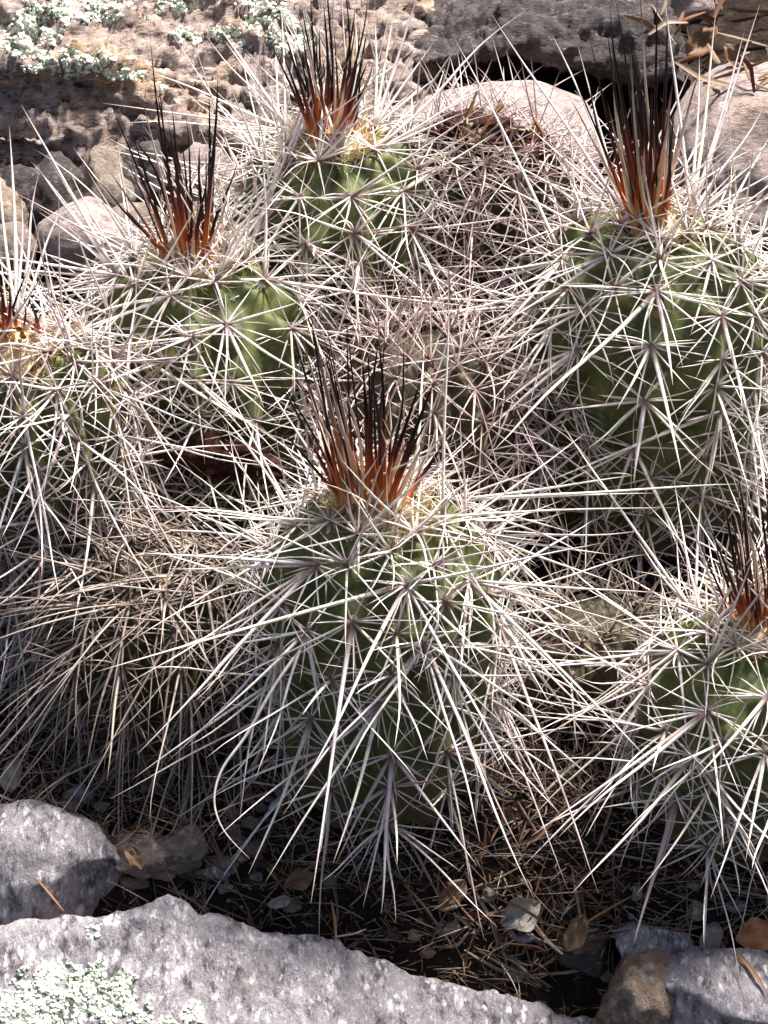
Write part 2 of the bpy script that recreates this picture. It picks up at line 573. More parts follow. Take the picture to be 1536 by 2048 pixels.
RK['pink'] = rock_at('rock', 1000, 285, 0.315, (0.044, 0.04, 0.024), M['pinkrock'], 21, 'smooth rounded pink rock under the dark overhanging slab', sub=5, cuts=3, rough=0.05)
RK['top'] = rock_at('rock', 980, 0, 0.47, (0.13, 0.05, 0.040), M['pinkrock'], 25, 'pale pinkish rock behind the dark slab', sub=5, cuts=5, rough=0.08)
RK['right'] = rock_at('rock', 1530, 300, 0.30, (0.042, 0.05, 0.034), M['pinkrock'], 23, 'pale pink boulder at the edge of the dark leaf pocket', sub=5, cuts=4, rough=0.06)
RK['backstone'] = rock_at('stone', 170, 470, 0.235, (0.020, 0.02, 0.017), M['pinkrock'], 31, 'rounded pinkish stone lying under the lip of the lichen ledge', sub=4, cuts=4, rough=0.08, cat='stone')
RK['backstone2'] = rock_at('stone', 20, 500, 0.225, (0.012, 0.012, 0.011), M['tan'], 32, 'small tan stone beside the pinkish stone under the ledge', sub=4, cuts=4, cat='stone')
RK['backstone3'] = rock_at('stone', 268, 468, 0.245, (0.014, 0.014, 0.013), M['tan'], 33, 'grey tan stone wedged between pinkish stone and cactus under the ledge', sub=4, cuts=4, cat='stone')
for i_, (px_, py_, y_, r_, mt_, lb_) in enumerate([(30, 402, 0.29, 0.013, 'slate', 'dark stone added as shade under the lichen ledge beside the tall pale spine'), (112, 398, 0.295, 0.016, 'slate', 'dark brown stone added to blacken the crevice under the lichen ledge'),
        (205, 385, 0.30, 0.014, 'tan', 'shaded tan stone in the crevice behind the dark crown spines'), (300, 378, 0.305, 0.015, 'slate', 'dark stone added as crevice shade, half hidden behind the tall dark crown'), (-30, 430, 0.28, 0.015, 'tan', 'tan stone at the foot of the ledge behind the straw coloured crown'),
        (395, 372, 0.305, 0.014, 'pinkrock', 'pinkish stone at the ledge foot between two crowned cacti')]):
    RK['crev%d' % i_] = rock_at('stone', px_, py_, y_, (r_ * 1.35, r_ * 1.3, r_ * 1.3), M[mt_], 70 + i_, lb_, sub=4, cuts=9, cat='stone', rough=0.14)  # added stones; the slate ones stand in for black shadow under the lip
RK['l1'] = rock_at('rock', 62, 1775, -0.046, (0.036, 0.026, 0.033), M['granite'], 41, 'pinkish grey rock tucked behind the broad lichen boulder', sub=5, cuts=6, rough=0.07)
RK['l2'] = rock_at('stone', 100, 1668, -0.024, (0.027, 0.017, 0.013), M['tan'], 142, 'buff stone resting behind the pinkish grey rock under straw spines', sub=5, cuts=14, cat='stone', cut=(0.45, 0.8), rough=0.16)
RK['l3'] = rock_at('stone', 262, 1712, -0.042, (0.015, 0.011, 0.010), M['tan'], 43, 'knobbly grey buff stone beside the pinkish grey rock', sub=4, cuts=12, cut=(0.45, 0.8), rough=0.16, cat='stone')
RK['l4'] = rock_at('stone', 372, 1690, -0.040, (0.014, 0.010, 0.011), M['tan'], 44, 'brownish stone in the shade of the drooping straw spines', sub=4, cuts=12, cut=(0.45, 0.8), rough=0.16, cat='stone')
RK['r1'] = rock_at('rock', 1275, 2010, -0.078, (0.020, 0.022, 0.026), M['tan'], 45, 'pointed tan rock between the broad boulder and a speckled rock', sub=5, cuts=12, rough=0.15, cut=(0.5, 0.85))
RK['r2'] = rock_at('rock', 1440, 2035, -0.083, (0.034, 0.026, 0.026), M['granite'], 46, 'grey lilac rock with white flecks beside the pointed tan rock', sub=5, cuts=6, rough=0.07)
RK['r3'] = rock_at('stone', 1300, 1890, -0.062, (0.015, 0.012, 0.009), M['granite'], 48, 'small grey stone lying above the speckled rock in dry needles', sub=4, cuts=6, cat='stone')
RK['r4'] = rock_at('stone', 1170, 1905, -0.062, (0.011, 0.010, 0.010), M['slate'], 49, 'dark little stone between dry needles and the pointed tan rock', sub=4, cuts=6, cat='stone')
RK['r5'] = rock_at('stone', 1545, 1960, -0.075, (0.012, 0.011, 0.010), M['slate'], 50, 'dark blue grey stone under the rust coloured leaf', sub=4, cuts=5, cat='stone')


# lichen crusts on the rocks
def bvh_of(o):
    vs = [o.matrix_world @ v.co if o.parent else v.co + o.location for v in o.data.vertices]
    return BVHTree.FromPolygons(vs, [tuple(p.vertices) for p in o.data.polygons])


def lichen(rock, regions, name='lichen_patch', label=None, seed=0, px_size=(3.0, 8.0), dens=1.0, dark=0.12):
    bv = bvh_of(rock)
    rg = np.random.default_rng(seed)
    po = np.array(rock.location)
    for (cx, cy, rx, ry, rotd) in regions:
        n = int(dens * rx * ry * 0.20)
        ca, sa = math.cos(R_(rotd)), math.sin(R_(rotd))
        b = Bundle()
        first = None
        for _ in range(n):
            r = math.sqrt(rg.uniform()) ** 0.9
            th = rg.uniform(0, 2 * math.pi)
            ex = r * rx * math.cos(th)
            ey = r * ry * math.sin(th)
            if fbm((ex * 0.02 + cx, ey * 0.02 + cy, seed), 3) + 0.75 - 1.05 * r < rg.uniform(-0.15, 0.25):
                continue
            if fbm((ex * 0.06 + cx, ey * 0.06 + cy, seed + 5), 3) < -0.28:
                continue
            px, py = cx + ex * ca - ey * sa, cy + ex * sa + ey * ca
            hit, nor, _i, _d = bv.ray_cast(Vector(CAM), Vector(ray(px, py)))
            if hit is None:
                continue
            hit, nor = np.array(hit), np.array(nor)
            if nor @ (CAM - hit) < 0:
                nor = -nor
            s = rg.uniform(*px_size) * 0.000176 * (1.25 if rg.uniform() < 0.2 else 0.9)
            u = unit(np.cross(nor, rg.normal(size=3)))
            v = np.cross(nor, u)
            m = 9
            ang = np.arange(m) * 2 * math.pi / m
            lob = s * rg.uniform(0.65, 1.25, m)
            hgt = s * rg.uniform(0.15, 0.5)
            tilt = rg.normal(0, 0.25, 2)
            ring = hit + nor * 0.0002 + (lob * np.cos(ang))[:, None] * u + (lob * np.sin(ang))[:, None] * v + nor * (lob * (tilt[0] * np.cos(ang) + tilt[1] * np.sin(ang)) + hgt * 0.6)[:, None]
            skirt = ring - nor * (s * 0.9) - (ring - hit) * 0.25
            top = hit + nor * hgt * rg.uniform(0.7, 1.3)
            V = np.vstack([ring, skirt, top[None]])
            F = np.array([(i, (i + 1) % m, 2 * m) for i in range(m)])
            F2 = np.array([(m + i, m + (i + 1) % m, (i + 1) % m, i) for i in range(m)])
            tn = rg.uniform(0, 0.7) if rg.uniform() > dark else rg.uniform(0.7, 1.0)
            T = np.zeros((len(V), 3))
            T[:, 1] = tn
            base = b.n
            b.add(V, F, T)
            b.F.append(F2 + base)
            if first is None:
                first = hit
        if first is not None:
            o = b.build(name, M['lichen'], origin=first, parent=rock, porigin=po, smooth=True)
            o['kind'] = 'stuff'


lichen(ledge, [(45, 70, 95, 55, 15), (190, 20, 110, 34, 10), (140, 125, 110, 34, -4), (360, 10, 70, 30, 0), (370, 75, 34, 22, 30), (455, 75, 50, 28, 20), (530, 20, 90, 60, 30), (575, 75, 60, 45, 30), (90, 25, 80, 30, 0), (325, 172, 18, 18, 0), (357, 204, 15, 9, 0), (250, 150, 50, 14, 5)], seed=3, px_size=(2.5, 6.5), dark=0.16)
lichen(front_rock, [(120, 2000, 150, 75, 6), (215, 1985, 90, 60, 25), (30, 2035, 100, 50, 0), (400, 2030, 38, 30, 20), (335, 2050, 26, 20, 0), (280, 2040, 60, 35, 0), (182, 1858, 18, 22, 0)], seed=9, px_size=(2.2, 5.5), dark=0.16)
lichen(RK['backstone2'], [(5, 430, 14, 16, 0)], seed=12, px_size=(3, 6))


# ------------------------------------------------------------------ cacti
class Stem:
    def __init__(self, apex_px, y, R, lean=(0, 0), dome=0.62, ribs=12, phase=0.0, seed=1, sink=0.01):
        self.apex = at_y(apex_px[0], apex_px[1], y)
        ax = unit([lean[0], lean[1], 1.0])
        # base on the ground under the apex along the axis
        L = (self.apex[2] - gz_base(self.apex[0], self.apex[1])) / ax[2]
        b = self.apex - ax * L
        L = (self.apex[2] - gz_base(b[0], b[1])) / ax[2] + sink
        self.base = self.apex - ax * L
        self.ax, self.H, self.R, self.ribs, self.phase, self.seed = ax, L, R, ribs, phase, seed
        self.hd = min(dome * R * 1.6, 0.7 * L)
        self.e1 = unit(np.cross(np.array([0, 1.0, 0]), ax))      # local right
        self.e2 = np.cross(ax, self.e1)                          # local away
        zz = np.linspace(L, 0, 400)
        rr = self.prof(zz)
        s = np.concatenate([[0], np.cumsum(np.hypot(np.diff(rr), np.diff(zz)))])
        self.s_tab, self.r_tab, self.z_tab, self.S = s, rr, zz, s[-1]

    def prof(self, z):
        z = np.asarray(z, float)
        zd = self.H - self.hd
        t = np.clip((z - zd) / self.hd, 0, 1)
        dome = self.R * np.sqrt(np.clip(1 - t ** 2.3, 0, 1))
        body = self.R * (0.90 + 0.10 * np.clip(z / max(zd, 1e-6), 0, 1))
        return np.where(z > zd, dome, body)

    def rz(self, s):
        return np.interp(s, self.s_tab, self.r_tab), np.interp(s, self.s_tab, self.z_tab)

    def world(self, r, th, z):
        r, th, z = np.asarray(r, float), np.asarray(th, float), np.asarray(z, float)
        return self.base + (r * np.sin(th))[..., None] * self.e1 - (r * np.cos(th))[..., None] * self.e2 + z[..., None] * self.ax

    def frame(self, s, th):
        """Surface point, normal, direction towards the apex, sideways."""
        r, z = self.rz(s)
        r2, z2 = self.rz(max(s - 0.0015, 0))
        r3, z3 = self.rz(min(s + 0.0015, self.S))
        p = self.world(r, th, z)
        out = math.sin(th) * self.e1 - math.cos(th) * self.e2
        up = unit((r2 - r3) * out + (z2 - z3) * self.ax)
        side = unit(math.cos(th) * self.e1 + math.sin(th) * self.e2)
        n = unit(np.cross(side, up))
        if n @ (out * 0.5 + self.ax * 0.2) < 0:
            n = -n
        return p, n, up, side

    def hit(self, px, py):
        """Photo pixel -> (s, theta) on the stem, or None when the ray misses it."""
        d = ray(px, py)
        t = np.arange(-0.12, 0.12, 0.0004)
        t0 = (self.base + self.ax * self.H * 0.6 - CAM) @ d
        P = CAM + d * (t0 + t)[:, None] - self.base
        z = P @ self.ax
        x, yv = P @ self.e1, -(P @ self.e2)
        rho = np.hypot(x, yv)
        ins = (z > 0) & (z < self.H) & (rho < self.prof(z))
        if ins.any():
            i = int(np.argmax(ins))
        else:                                # the ray passes beside the stem: its closest point
            i = int(np.argmin(np.where((z > 0), rho - self.prof(np.clip(z, 0, self.H)), 9) + np.clip(z - self.H, 0, None)))
            z = np.clip(z, 0.001, self.H - 0.001)
        return float(np.interp(-z[i], -self.z_tab, self.s_tab)), float(math.atan2(x[i], yv[i]))


def make_areoles(st, s0, ds0, ds1, explicit, rg):
    out = []
    for k in range(st.ribs):
        th = st.phase + 2 * math.pi * k / st.ribs
        s = s0 + (0.5 * ds0 if k % 2 else 0)
        while s < st.S - 0.006:
            out.append([s, th + rg.normal(0, 0.02), None])
            f = min(1, s / (0.6 * st.S))
            s += (ds0 + (ds1 - ds0) * f) * rg.uniform(0.92, 1.08)
    for (apx, tips) in explicit:
        h = st.hit(*apx)
        if h is None:
            continue
        r, _z = st.rz(h[0])
        keep = []
        for a in out:
            dth = (a[1] - h[1] + math.pi) % (2 * math.pi) - math.pi
            if a[2] is None and math.hypot((a[0] - h[0]), dth * max(r, 0.012)) < 0.0095:
                continue
            keep.append(a)
        out = keep + [[h[0], h[1], tips]]
    return out


def cactus(name, st, label, areoles, skin='skin', spine='spine', rad_len=(0.015, 0.029), cen_len=(0.038, 0.064), n_rad=(9, 12), n_cen=(2, 4),
           thick=1.0, droop=0.0, tone=(0.0, 0.8), young=None, wool=0, wool_r=0.013, crown_tilt=(0, 0, 0), max_parts=300, group='hedgehog cacti growing in one clump',
           tone_bias=0.0, bias=(0, 0, 0)):
    bias = np.array(bias, float)
    rg = np.random.default_rng(st.seed)
    root = empty(name, st.base)
    tag(root, label, 'cactus', group)
    # ---- body
    nth, ns = 168, 96
    ths = np.linspace(0, 2 * math.pi, nth, endpoint=False)
    ss = np.concatenate([np.linspace(0.0005, st.S, ns)])
    A = np.array([[a[0], a[1]] for a in areoles])
    V, T = [], []
    r_, z_ = st.rz(ss)
    for i, s in enumerate(ss):
        fade = min(1, s / 0.02)
        rib = 0.5 + 0.5 * np.cos((ths - st.phase) * st.ribs)
        dth = (ths[:, None] - A[None, :, 1] + math.pi) % (2 * math.pi) - math.pi
        du = dth * max(r_[i], 0.008) / 0.0062
        dv = (s - A[None, :, 0]) / 0.0068
        bump = np.exp(-(du ** 2 + dv ** 2)).max(1)
        h = fade * (0.0042 * (rib - 0.65) + 0.0046 * bump)
        P = st.world(r_[i] + h, ths, np.full(nth, z_[i]) + 0.4 * h * (1 - min(1, i / 40)))
        V.append(P)
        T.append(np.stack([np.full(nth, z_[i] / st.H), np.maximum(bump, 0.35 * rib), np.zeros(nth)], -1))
    b = Bundle()
    VV = np.concatenate(V)
    VV = np.vstack([VV, st.apex])
    TT = np.vstack([np.concatenate(T), [[1, 0, 0]]])
    b.add(VV, grid_faces(ns, nth, True)[:, ::-1], TT)
    b.F.append(np.array([(i, (i + 1) % nth, ns * nth) for i in range(nth)]))
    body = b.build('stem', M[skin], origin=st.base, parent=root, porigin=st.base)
    # ---- areoles and their spines
    todo = []                                # (score, areole index, V, F, T)
    pads = []
    for ai, (s, th, tips) in enumerate(areoles):
        p, n, up, side = st.frame(s, th)
        p = p + n * 0.0050 * min(1, s / 0.02)
        view = unit(CAM - p)
        facing = float(n @ view)
        pads.append((p, n, up, side))
        fy = s / st.S                        # 0 apex .. 1 base
        young_ring = max(0, 1 - s / 0.022)
        spines = []
        if tips is not None:
            for tp in tips:
                tx, ty = tp[0], tp[1]
                lift = tp[2] if len(tp) > 2 else 0.25
                wd = tp[3] if len(tp) > 3 else 1.0
                dtip = ray(tx, ty)
                depth = (p - CAM) @ FWD
                q0 = CAM + dtip * (depth / (dtip @ FWD))
                pl = np.linalg.norm(q0 - p)
                q = CAM + dtip * ((depth - lift * pl) / (dtip @ FWD))
                L = np.linalg.norm(q - p)
                d = (q - p) / L
                bend = unit(rg.normal(size=3))
                bend = (bend - d * (bend @ d)) * rg.uniform(0.01, 0.07)
                d2 = unit(d - bend)
                spines.append((d2, L, (0.00074 if L > 0.030 else 0.00054) * wd * rg.uniform(0.9, 1.15), bend, 9))
        nr = int(rg.integers(n_rad[0], n_rad[1] + 1))
        if tips is not None:
            nr = nr - 2
        a0 = rg.uniform(0, 2 * math.pi)
        for q in range(nr):
            al = a0 + 2 * math.pi * q / nr + rg.normal(0, 0.15)
            el = R_(rg.uniform(8, 30)) + young_ring * 0.6
            d = math.cos(el) * (math.cos(al) * up + math.sin(al) * side) + math.sin(el) * n + young_ring * 0.8 * up
            d = unit(d + np.array([0, 0, -droop * 0.6]) + 0.6 * bias)
            L = rg.uniform(*rad_len) * (1.1 - 0.35 * math.cos(al)) * (1 + 0.3 * (rg.uniform() < 0.2))
            bend = rg.normal(0, 0.10, 3) - n * 0.10 + np.array([0, 0, -droop * 0.3])
            if rg.uniform() < 0.12:
                bend = bend * 3
            spines.append((d, L, 0.00048 * thick * rg.uniform(0.8, 1.25), bend, 6))
        nc = int(rg.integers(n_cen[0], n_cen[1] + 1))
        if tips is not None:
            nc = 0
        for q in range(nc):
            al = math.pi + rg.normal(0, 1.3) if q == 0 else rg.uniform(0, 2 * math.pi)
            if fy < 0.25 and q > 0:
                al = rg.normal(0, 1.0)
            el = R_(rg.uniform(28, 75))
            d = math.cos(el) * (math.cos(al) * up + math.sin(al) * side) + math.sin(el) * n + young_ring * 0.9 * up
            d = unit(d + np.array([0, 0, -droop]) + bias)
            L = rg.uniform(*cen_len)
            bend = rg.normal(0, 0.05, 3) + np.array([0, 0, -0.03 - droop * 0.35])
            spines.append((d, L, 0.00064 * thick * rg.uniform(0.8, 1.25), bend, 8))
        for (d, L, r0, bend, sg) in spines:
            tn = np.clip(rg.uniform(*tone) * rg.uniform(0.6, 1.2) + tone_bias + 0.5 * max(0, fy - 0.35) * rg.uniform(), 0, 1)
            Vs, Fs, Ts = tube(p - d * 0.0005, d, L, r0, bend, tn, nseg=sg, wob=0.012, rg=rg)
            tip = p + (d + bend) * L
            x0, y0 = project(p)
            x1, y1 = project(tip)
            inside = max(0, min(1, 1 + min(x1, 1536 - x1, y1, 2048 - y1) / 120))
            score = math.hypot(x1 - x0, y1 - y0) * r0 * (1 if facing > -0.1 else 0.35) * inside
            todo.append([score, ai, Vs, Fs, Ts])
    order = sorted(range(len(todo)), key=lambda i: -todo[i][0])
    single = set(order[:max_parts])
    per = {}
    for i, t in enumerate(todo):
        per.setdefault(t[1], []).append((i in single, t))
    for ai, (p, n, up, side) in enumerate(pads):
        b = Bundle()
        m = 8
        ang = np.arange(m) * 2 * math.pi / m
        ring = p - n * 0.0012 + (0.0023 * np.cos(ang))[:, None] * up + (0.0018 * np.sin(ang))[:, None] * side
        mid = p + n * 0.0002 + (0.0016 * np.cos(ang + .3))[:, None] * up + (0.0012 * np.sin(ang + .3))[:, None] * side
        Vp = np.vstack([ring, mid, (p + n * 0.0006)[None]])
        nb = b.n
        b.add(Vp, np.array([(i, (i + 1) % m, m + (i + 1) % m, m + i) for i in range(m)]), np.zeros((len(Vp), 3)))
        b.F.append(np.array([(m + i, m + (i + 1) % m, 2 * m) for i in range(m)]) + nb)
        lst = per.get(ai, [])
        npad = len(b.F[0]) + m
        for sg, t in lst:
            if not sg:
                b.add(t[2], t[3], t[4])
        o = b.build('areole', M['felt'], origin=p, parent=root, porigin=st.base)
        o.data.materials.append(M[spine])
        mi = np.ones(len(o.data.polygons), int)
        mi[:npad] = 0
        o.data.polygons.foreach_set('material_index', mi)
        for sg, t in lst:
            if sg:
                b2 = Bundle()
                b2.add(t[2], t[3], t[4])
                b2.build('spine', M[spine], origin=p, parent=o, porigin=p)
    # ---- crown: wool and young spines
    up = st.ax
    if wool:
        b = Bundle()
        Vw, Fw = ico(3)
        Vw = Vw * (1 + 0.22 * fbm_arr(Vw, 3.5, 3, 0.6, st.seed))[:, None]
        Tw = np.zeros((len(Vw), 3))
        Tw[:, 1] = 0.5 + 0.5 * fbm_arr(Vw, 5, 3, 0.6, st.seed + 2)
        b.add(st.apex - up * 0.0035 + Vw[:, :1] * wool_r * 0.8 * st.e1 + Vw[:, 1:2] * wool_r * 0.8 * st.e2 + Vw[:, 2:3] * 0.0075 * up, Fw, Tw)
        for _ in range(wool):
            a, r = rg.uniform(0, 2 * math.pi), wool_r * math.sqrt(rg.uniform(0, 1))
            p0 = st.apex + st.e1 * r * math.cos(a) + st.e2 * r * math.sin(a) - up * (0.001 + 0.20 * r)
            d = unit(st.e1 * math.cos(a) * (0.5 + 30 * r) + st.e2 * math.sin(a) * (0.5 + 30 * r) + up * rg.uniform(0.3, 1.6) + rg.normal(0, 0.45, 3))
            Vs, Fs, Ts = tube(p0, d, rg.uniform(0.004, 0.011), rg.uniform(0.00022, 0.00045), rg.normal(0, 0.35, 3), rg.uniform(0, 1), 4, 3, rg=rg)
            b.add(Vs, Fs, Ts)
        o = b.build('crown_wool', M['wool'], origin=st.apex, parent=root, porigin=st.base)
        o['kind'] = 'stuff'
        o['label'] = 'straw coloured wool at the crown'
    for (bx, by, tx, ty, tn, wd) in (young or []):
        p0 = at_y(bx, by + 22, st.apex[1] + rg.uniform(-0.006, 0.006))
        dep = st.apex[1] + rg.uniform(-0.034, 0.03)
        q = at_y(tx, ty, dep)
        L = np.linalg.norm(q - p0)
        d = (q - p0) / L
        bend = rg.normal(0, 0.045, 3)
        b = Bundle()
        b.add(*tube(p0, unit(d - bend), L, 0.00092 * wd, bend, tn, 9, 6, wob=0.012, rg=rg, blunt=0.6))
        b.build('crown_spine', M['young'], origin=p0, parent=root, porigin=st.base)
    return root


def fan(base, spread, tips, n, rg, tn=(0, 1), wd=(0.7, 1.3), jit=35):
    """Crown spines between hand-read tips: (base x, base y, tip x, tip y, tone, width) in photo pixels."""
    out = []
    tx = np.array(sorted(tips))
    lo, hi = tx[:, 0].min(), tx[:, 0].max()
    for (x, y) in tips:
        f = (x - lo) / max(1, hi - lo)
        out.append((base[0] + (f - 0.5) * 2 * spread + rg.normal(0, 8), base[1] + rg.normal(0, 8), x, y, rg.uniform(*tn) * 0.9, rg.uniform(*wd) * 1.1))
    for _ in range(n):
        f = rg.uniform()
        x = lo + f * (hi - lo)
        y = float(np.interp(x, tx[:, 0], tx[:, 1]))
        sh = rg.uniform(0.35, 0.95)
        bx = base[0] + (f - 0.5) * 2 * spread + rg.normal(0, spread * 0.25)
        ex, ey = x + rg.normal(0, jit * 0.7), y + rg.normal(0, jit)
        out.append((bx, base[1] + rg.normal(0, 10), bx + (ex - bx) * sh, base[1] + (ey - base[1]) * sh, rg.uniform(*tn), rg.uniform(*wd)))
    return out


rgf = np.random.default_rng(77)
EXPL = {k: [] for k in ('c1', 'c2', 'c3', 'c4', 'c5', 'c6', 'c7', 'c8', 'c9', 'c10')}

# areoles read from the photograph: (pixel of the areole, [(pixel of a spine tip, lean towards the camera, width), ...])
EXPL['c1'] = [
    ((870, 1065), [(1003, 1250, .45, 1.1), (984, 1096, .3, .9), (871, 1150), (889, 1150), (816, 1133), (896, 515, .1, 1.15), (897, 985), (928, 1005), (1040, 1010)]),
    ((780, 1050), [(1040, 1088, .3), (702, 1064), (600, 1278, .4), (796, 1153), (846, 1026), (1356, 1013, .2), (735, 1095), (765, 975)]),
    ((806, 1172), [(612, 1566, .35, 1.1), (1040, 1576, .35, 1.35), (1010, 1346, .35), (828, 1330), (1214, 1082, .25, 1.1), (190, 1344, .25, 1.35), (720, 1163), (870, 1130), (725, 1215), (770, 1120)]),
    ((917, 1166), [(918, 1392, .4, 1.1), (938, 1340), (1298, 1520, .3, 1.3), (852, 1247), (845, 1200), (1062, 1187, .3), (1330, 1192, .2, 1.1), (985, 1090), (1305, 1262, .2)]),
    ((712, 1236), [(846, 1389, .35, 1.1), (735, 1377), (640, 1357), (707, 1367), (624, 1796, .3, 1.3), (790, 1228), (800, 1250), (610, 1245), (460, 1362, .2)]),
    ((838, 1274), [(1066, 1796, .35, 1.3), (968, 1690, .35, 1.15), (1106, 1438, .3, 1.1), (676, 1558, .3), (780, 1300), (900, 1262), (828, 1340), (560, 1620, .3)]),
    ((970, 1242), [(985, 1432, .35, 1.1), (1192, 1442, .3, 1.1), (1180, 1480, .25), (930, 1232), (1050, 1210), (1200, 1790, .3, 1.15), (1030, 1250)]),
    ((672, 1060), [(262, 1282, .25, 1.2), (307, 1016, .15, 1.15), (640, 1175), (610, 1060), (720, 1110), (650, 1225), (700, 1030), (560, 1035), (360, 1035, .1)]),
    ((648, 1138), [(276, 1508, .3, 1.35), (267, 1105, .15, 1.3), (400, 1318, .25), (255, 1373, .2), (560, 1150), (640, 1250), (700, 1150), (690, 1200), (330, 1138, .1)]),
    ((632, 1252), [(641, 1440, .3, 1.2), (515, 1560, .3), (560, 1300), (440, 1300, .2), (600, 1370), (690, 1330), (400, 1460, .25)]),
    ((781, 1490), [(957, 1735, .35, 1.2), (758, 1832, .3, 1.2), (670, 1560), (735, 1600), (850, 1560), (669, 1728, .3), (820, 1450)]),
    ((760, 1385), [(669, 1727, .3, 1.1), (597, 1560, .3), (830, 1500), (690, 1440), (755, 1500), (900, 1480), (526, 1766, .3, 1.0)]),
    ((640, 1420), [(500, 1752, .3, 1.15), (430, 1560, .25), (600, 1540), (690, 1520), (560, 1470), (530, 1440)]),
    ((890, 1400), [(968, 1560, .3), (830, 1510), (940, 1490), (1040, 1700, .3, 1.1), (870, 1530), (990, 1440)]),
    ((1000, 1380), [(1100, 1610, .3, 1.1), (1020, 1540), (1190, 1560, .2), (960, 1460), (1160, 1420, .2), (1140, 1780, .3)]),
    ((938, 1005), [(1272, 952, .1, 1.1), (1325, 986, .1, 1.1), (1496, 974, .12, 1.25), (1150, 1066, .2, 1.2), (1100, 930, .0), (1000, 940), (960, 1070), (1180, 1110, .2), (1010, 1130)]),
    ((960, 1085), [(1290, 1062, .2), (1240, 1175, .25, 1.1), (1100, 1190, .25), (1030, 1170), (1170, 1230, .3), (980, 1160), (1230, 1110, .15)]),
]
EXPL['c2'] = [
    ((348, 606), [(258, 613), (-20, 718, .2, 1.2), (118, 643, .15, 1.1), (272, 572), (276, 557), (442, 600), (440, 622), (443, 482, .0, 1.3), (255, 718, .3), (405, 560), (330, 548)]),
    ((446, 656), [(528, 818, .4, 1.4), (662, 792, .3, 1.15), (280, 655, .2), (380, 627), (426, 572, .3, 1.1), (337, 686), (417, 810, .35), (460, 742), (615, 598, .2, 1.1), (500, 610)]),
    ((515, 577), [(970, 616, .1, 1.4), (740, 588, .1, 1.15), (483, 658), (450, 646), (530, 295, .0, 1.35), (540, 509), (567, 513), (585, 516), (355, 557, .2), (455, 600), (690, 630, .15, 1.1)]),
    ((560, 662), [(745, 672, .15, 1.1), (590, 793, .3), (642, 756, .3), (624, 622), (506, 695), (556, 740), (700, 760, .2, 1.1), (480, 690)]),
    ((338, 720), [(-20, 740, .1, 1.1), (270, 662), (382, 825, .35, 1.1), (424, 699), (418, 724), (400, 770), (100, 810, .2, 1.1), (310, 690)]),
    ((278, 702), [(547, 876, .45, 1.3), (0, 850, .2, 1.1), (140, 880, .25, 1.2), (240, 780), (60, 765, .1), (210, 690)]),
    ((322, 752), [(50, 884, .25, 1.2), (269, 842, .3), (130, 960, .25, 1.2), (370, 800), (0, 1010, .25, 1.2), (355, 735)]),
    ((455, 755), [(325, 770), (400, 830), (473, 812), (560, 850, .3), (584, 758), (530, 800), (350, 850, .3)]),
    ((255, 570), [(-30, 513, .05, 1.3), (-40, 545, .05, 1.3), (60, 500, .0), (40, 203, .0, 1.25), (65, 325, .0, 1.2), (-20, 600, .1, 1.1), (120, 560, .1), (180, 480, 0)]),
    ((530, 500), [(652, 133, .0, 1.35), (640, 440, 0), (700, 500, 0), (720, 420, -.1, 1.1), (600, 330, -.1, 1.1), (760, 480, 0, 1.1), (690, 350, -.1)]),
    ((262, 925), [(100, 1072, .25, 1.1), (140, 1010, .2), (352, 1000), (222, 1092, .3), (300, 868), (5, 1216, .3, 1.3), (0, 1350, .3, 1.3), (60, 1180, .3, 1.1)]),
    ((330, 980), [(230, 1120, .3, 1.1), (100, 1250, .3, 1.2), (400, 1040), (300, 1090), (420, 990), (20, 1420, .3, 1.2), (360, 1090)]),
    ((240, 800), [(-20, 960, .2, 1.2), (60, 1010, .25, 1.2), (-10, 880, .15), (150, 850), (230, 900), (30, 1130, .25, 1.2)]),
    ((600, 575), [(760, 325, -.1, 1.1), (805, 380, -.05, 1.1), (720, 300, -.1, 1.2), (705, 420, -.1), (850, 425, 0, 1.1), (790, 455, 0, 1.1), (880, 560, 0, 1.1), (700, 690, .2, 1.1)]),
    ((620, 720), [(800, 700, .1), (760, 770, .1, 1.1), (640, 850, .2), (720, 830, .2, 1.1), (560, 780), (690, 660)]),
]
EXPL['c3'] = [
    ((648, 292), [(560, 300), (590, 345), (720, 290), (700, 350), (600, 270), (650, 360), (560, 330)]),
    ((745, 318), [(1070, -8, .0, 1.1), (962, 190, .0, 1.1), (1010, 150, .0), (940, 222, .05, 1.1), (690, 350), (790, 375), (900, 300, .1), (860, 250, 0)]),
    ((592, 285), [(428, 44, -.1, 1.3), (446, 76, -.1, 1.2), (408, 70, -.1), (470, 150, -.1), (205, 207, .0, 1.2), (285, 134, .0, 1.2), (240, 240, .0, 1.1), (480, 300, .1)]),
    ((742, 275), [(836, -10, -.1, 1.35), (870, 78, -.1, 1.2), (790, 12, -.1, 1.1), (752, 28, -.1), (880, 150, -.1, 1.1), (800, 110, -.1, 1.1)]),
    ((700, 400), [(990, 200, .1, 1.2), (900, 330, .1), (620, 440), (560, 400), (760, 470), (680, 490), (850, 430, .1, 1.1)]),
    ((790, 390), [(1000, 260, .0, 1.1), (920, 320), (860, 480), (930, 430, .1), (770, 480), (700, 440)]),
    ((610, 400), [(470, 330, .1), (440, 420, .1, 1.1), (540, 480), (600, 500), (680, 450), (490, 560, .2)]),
]
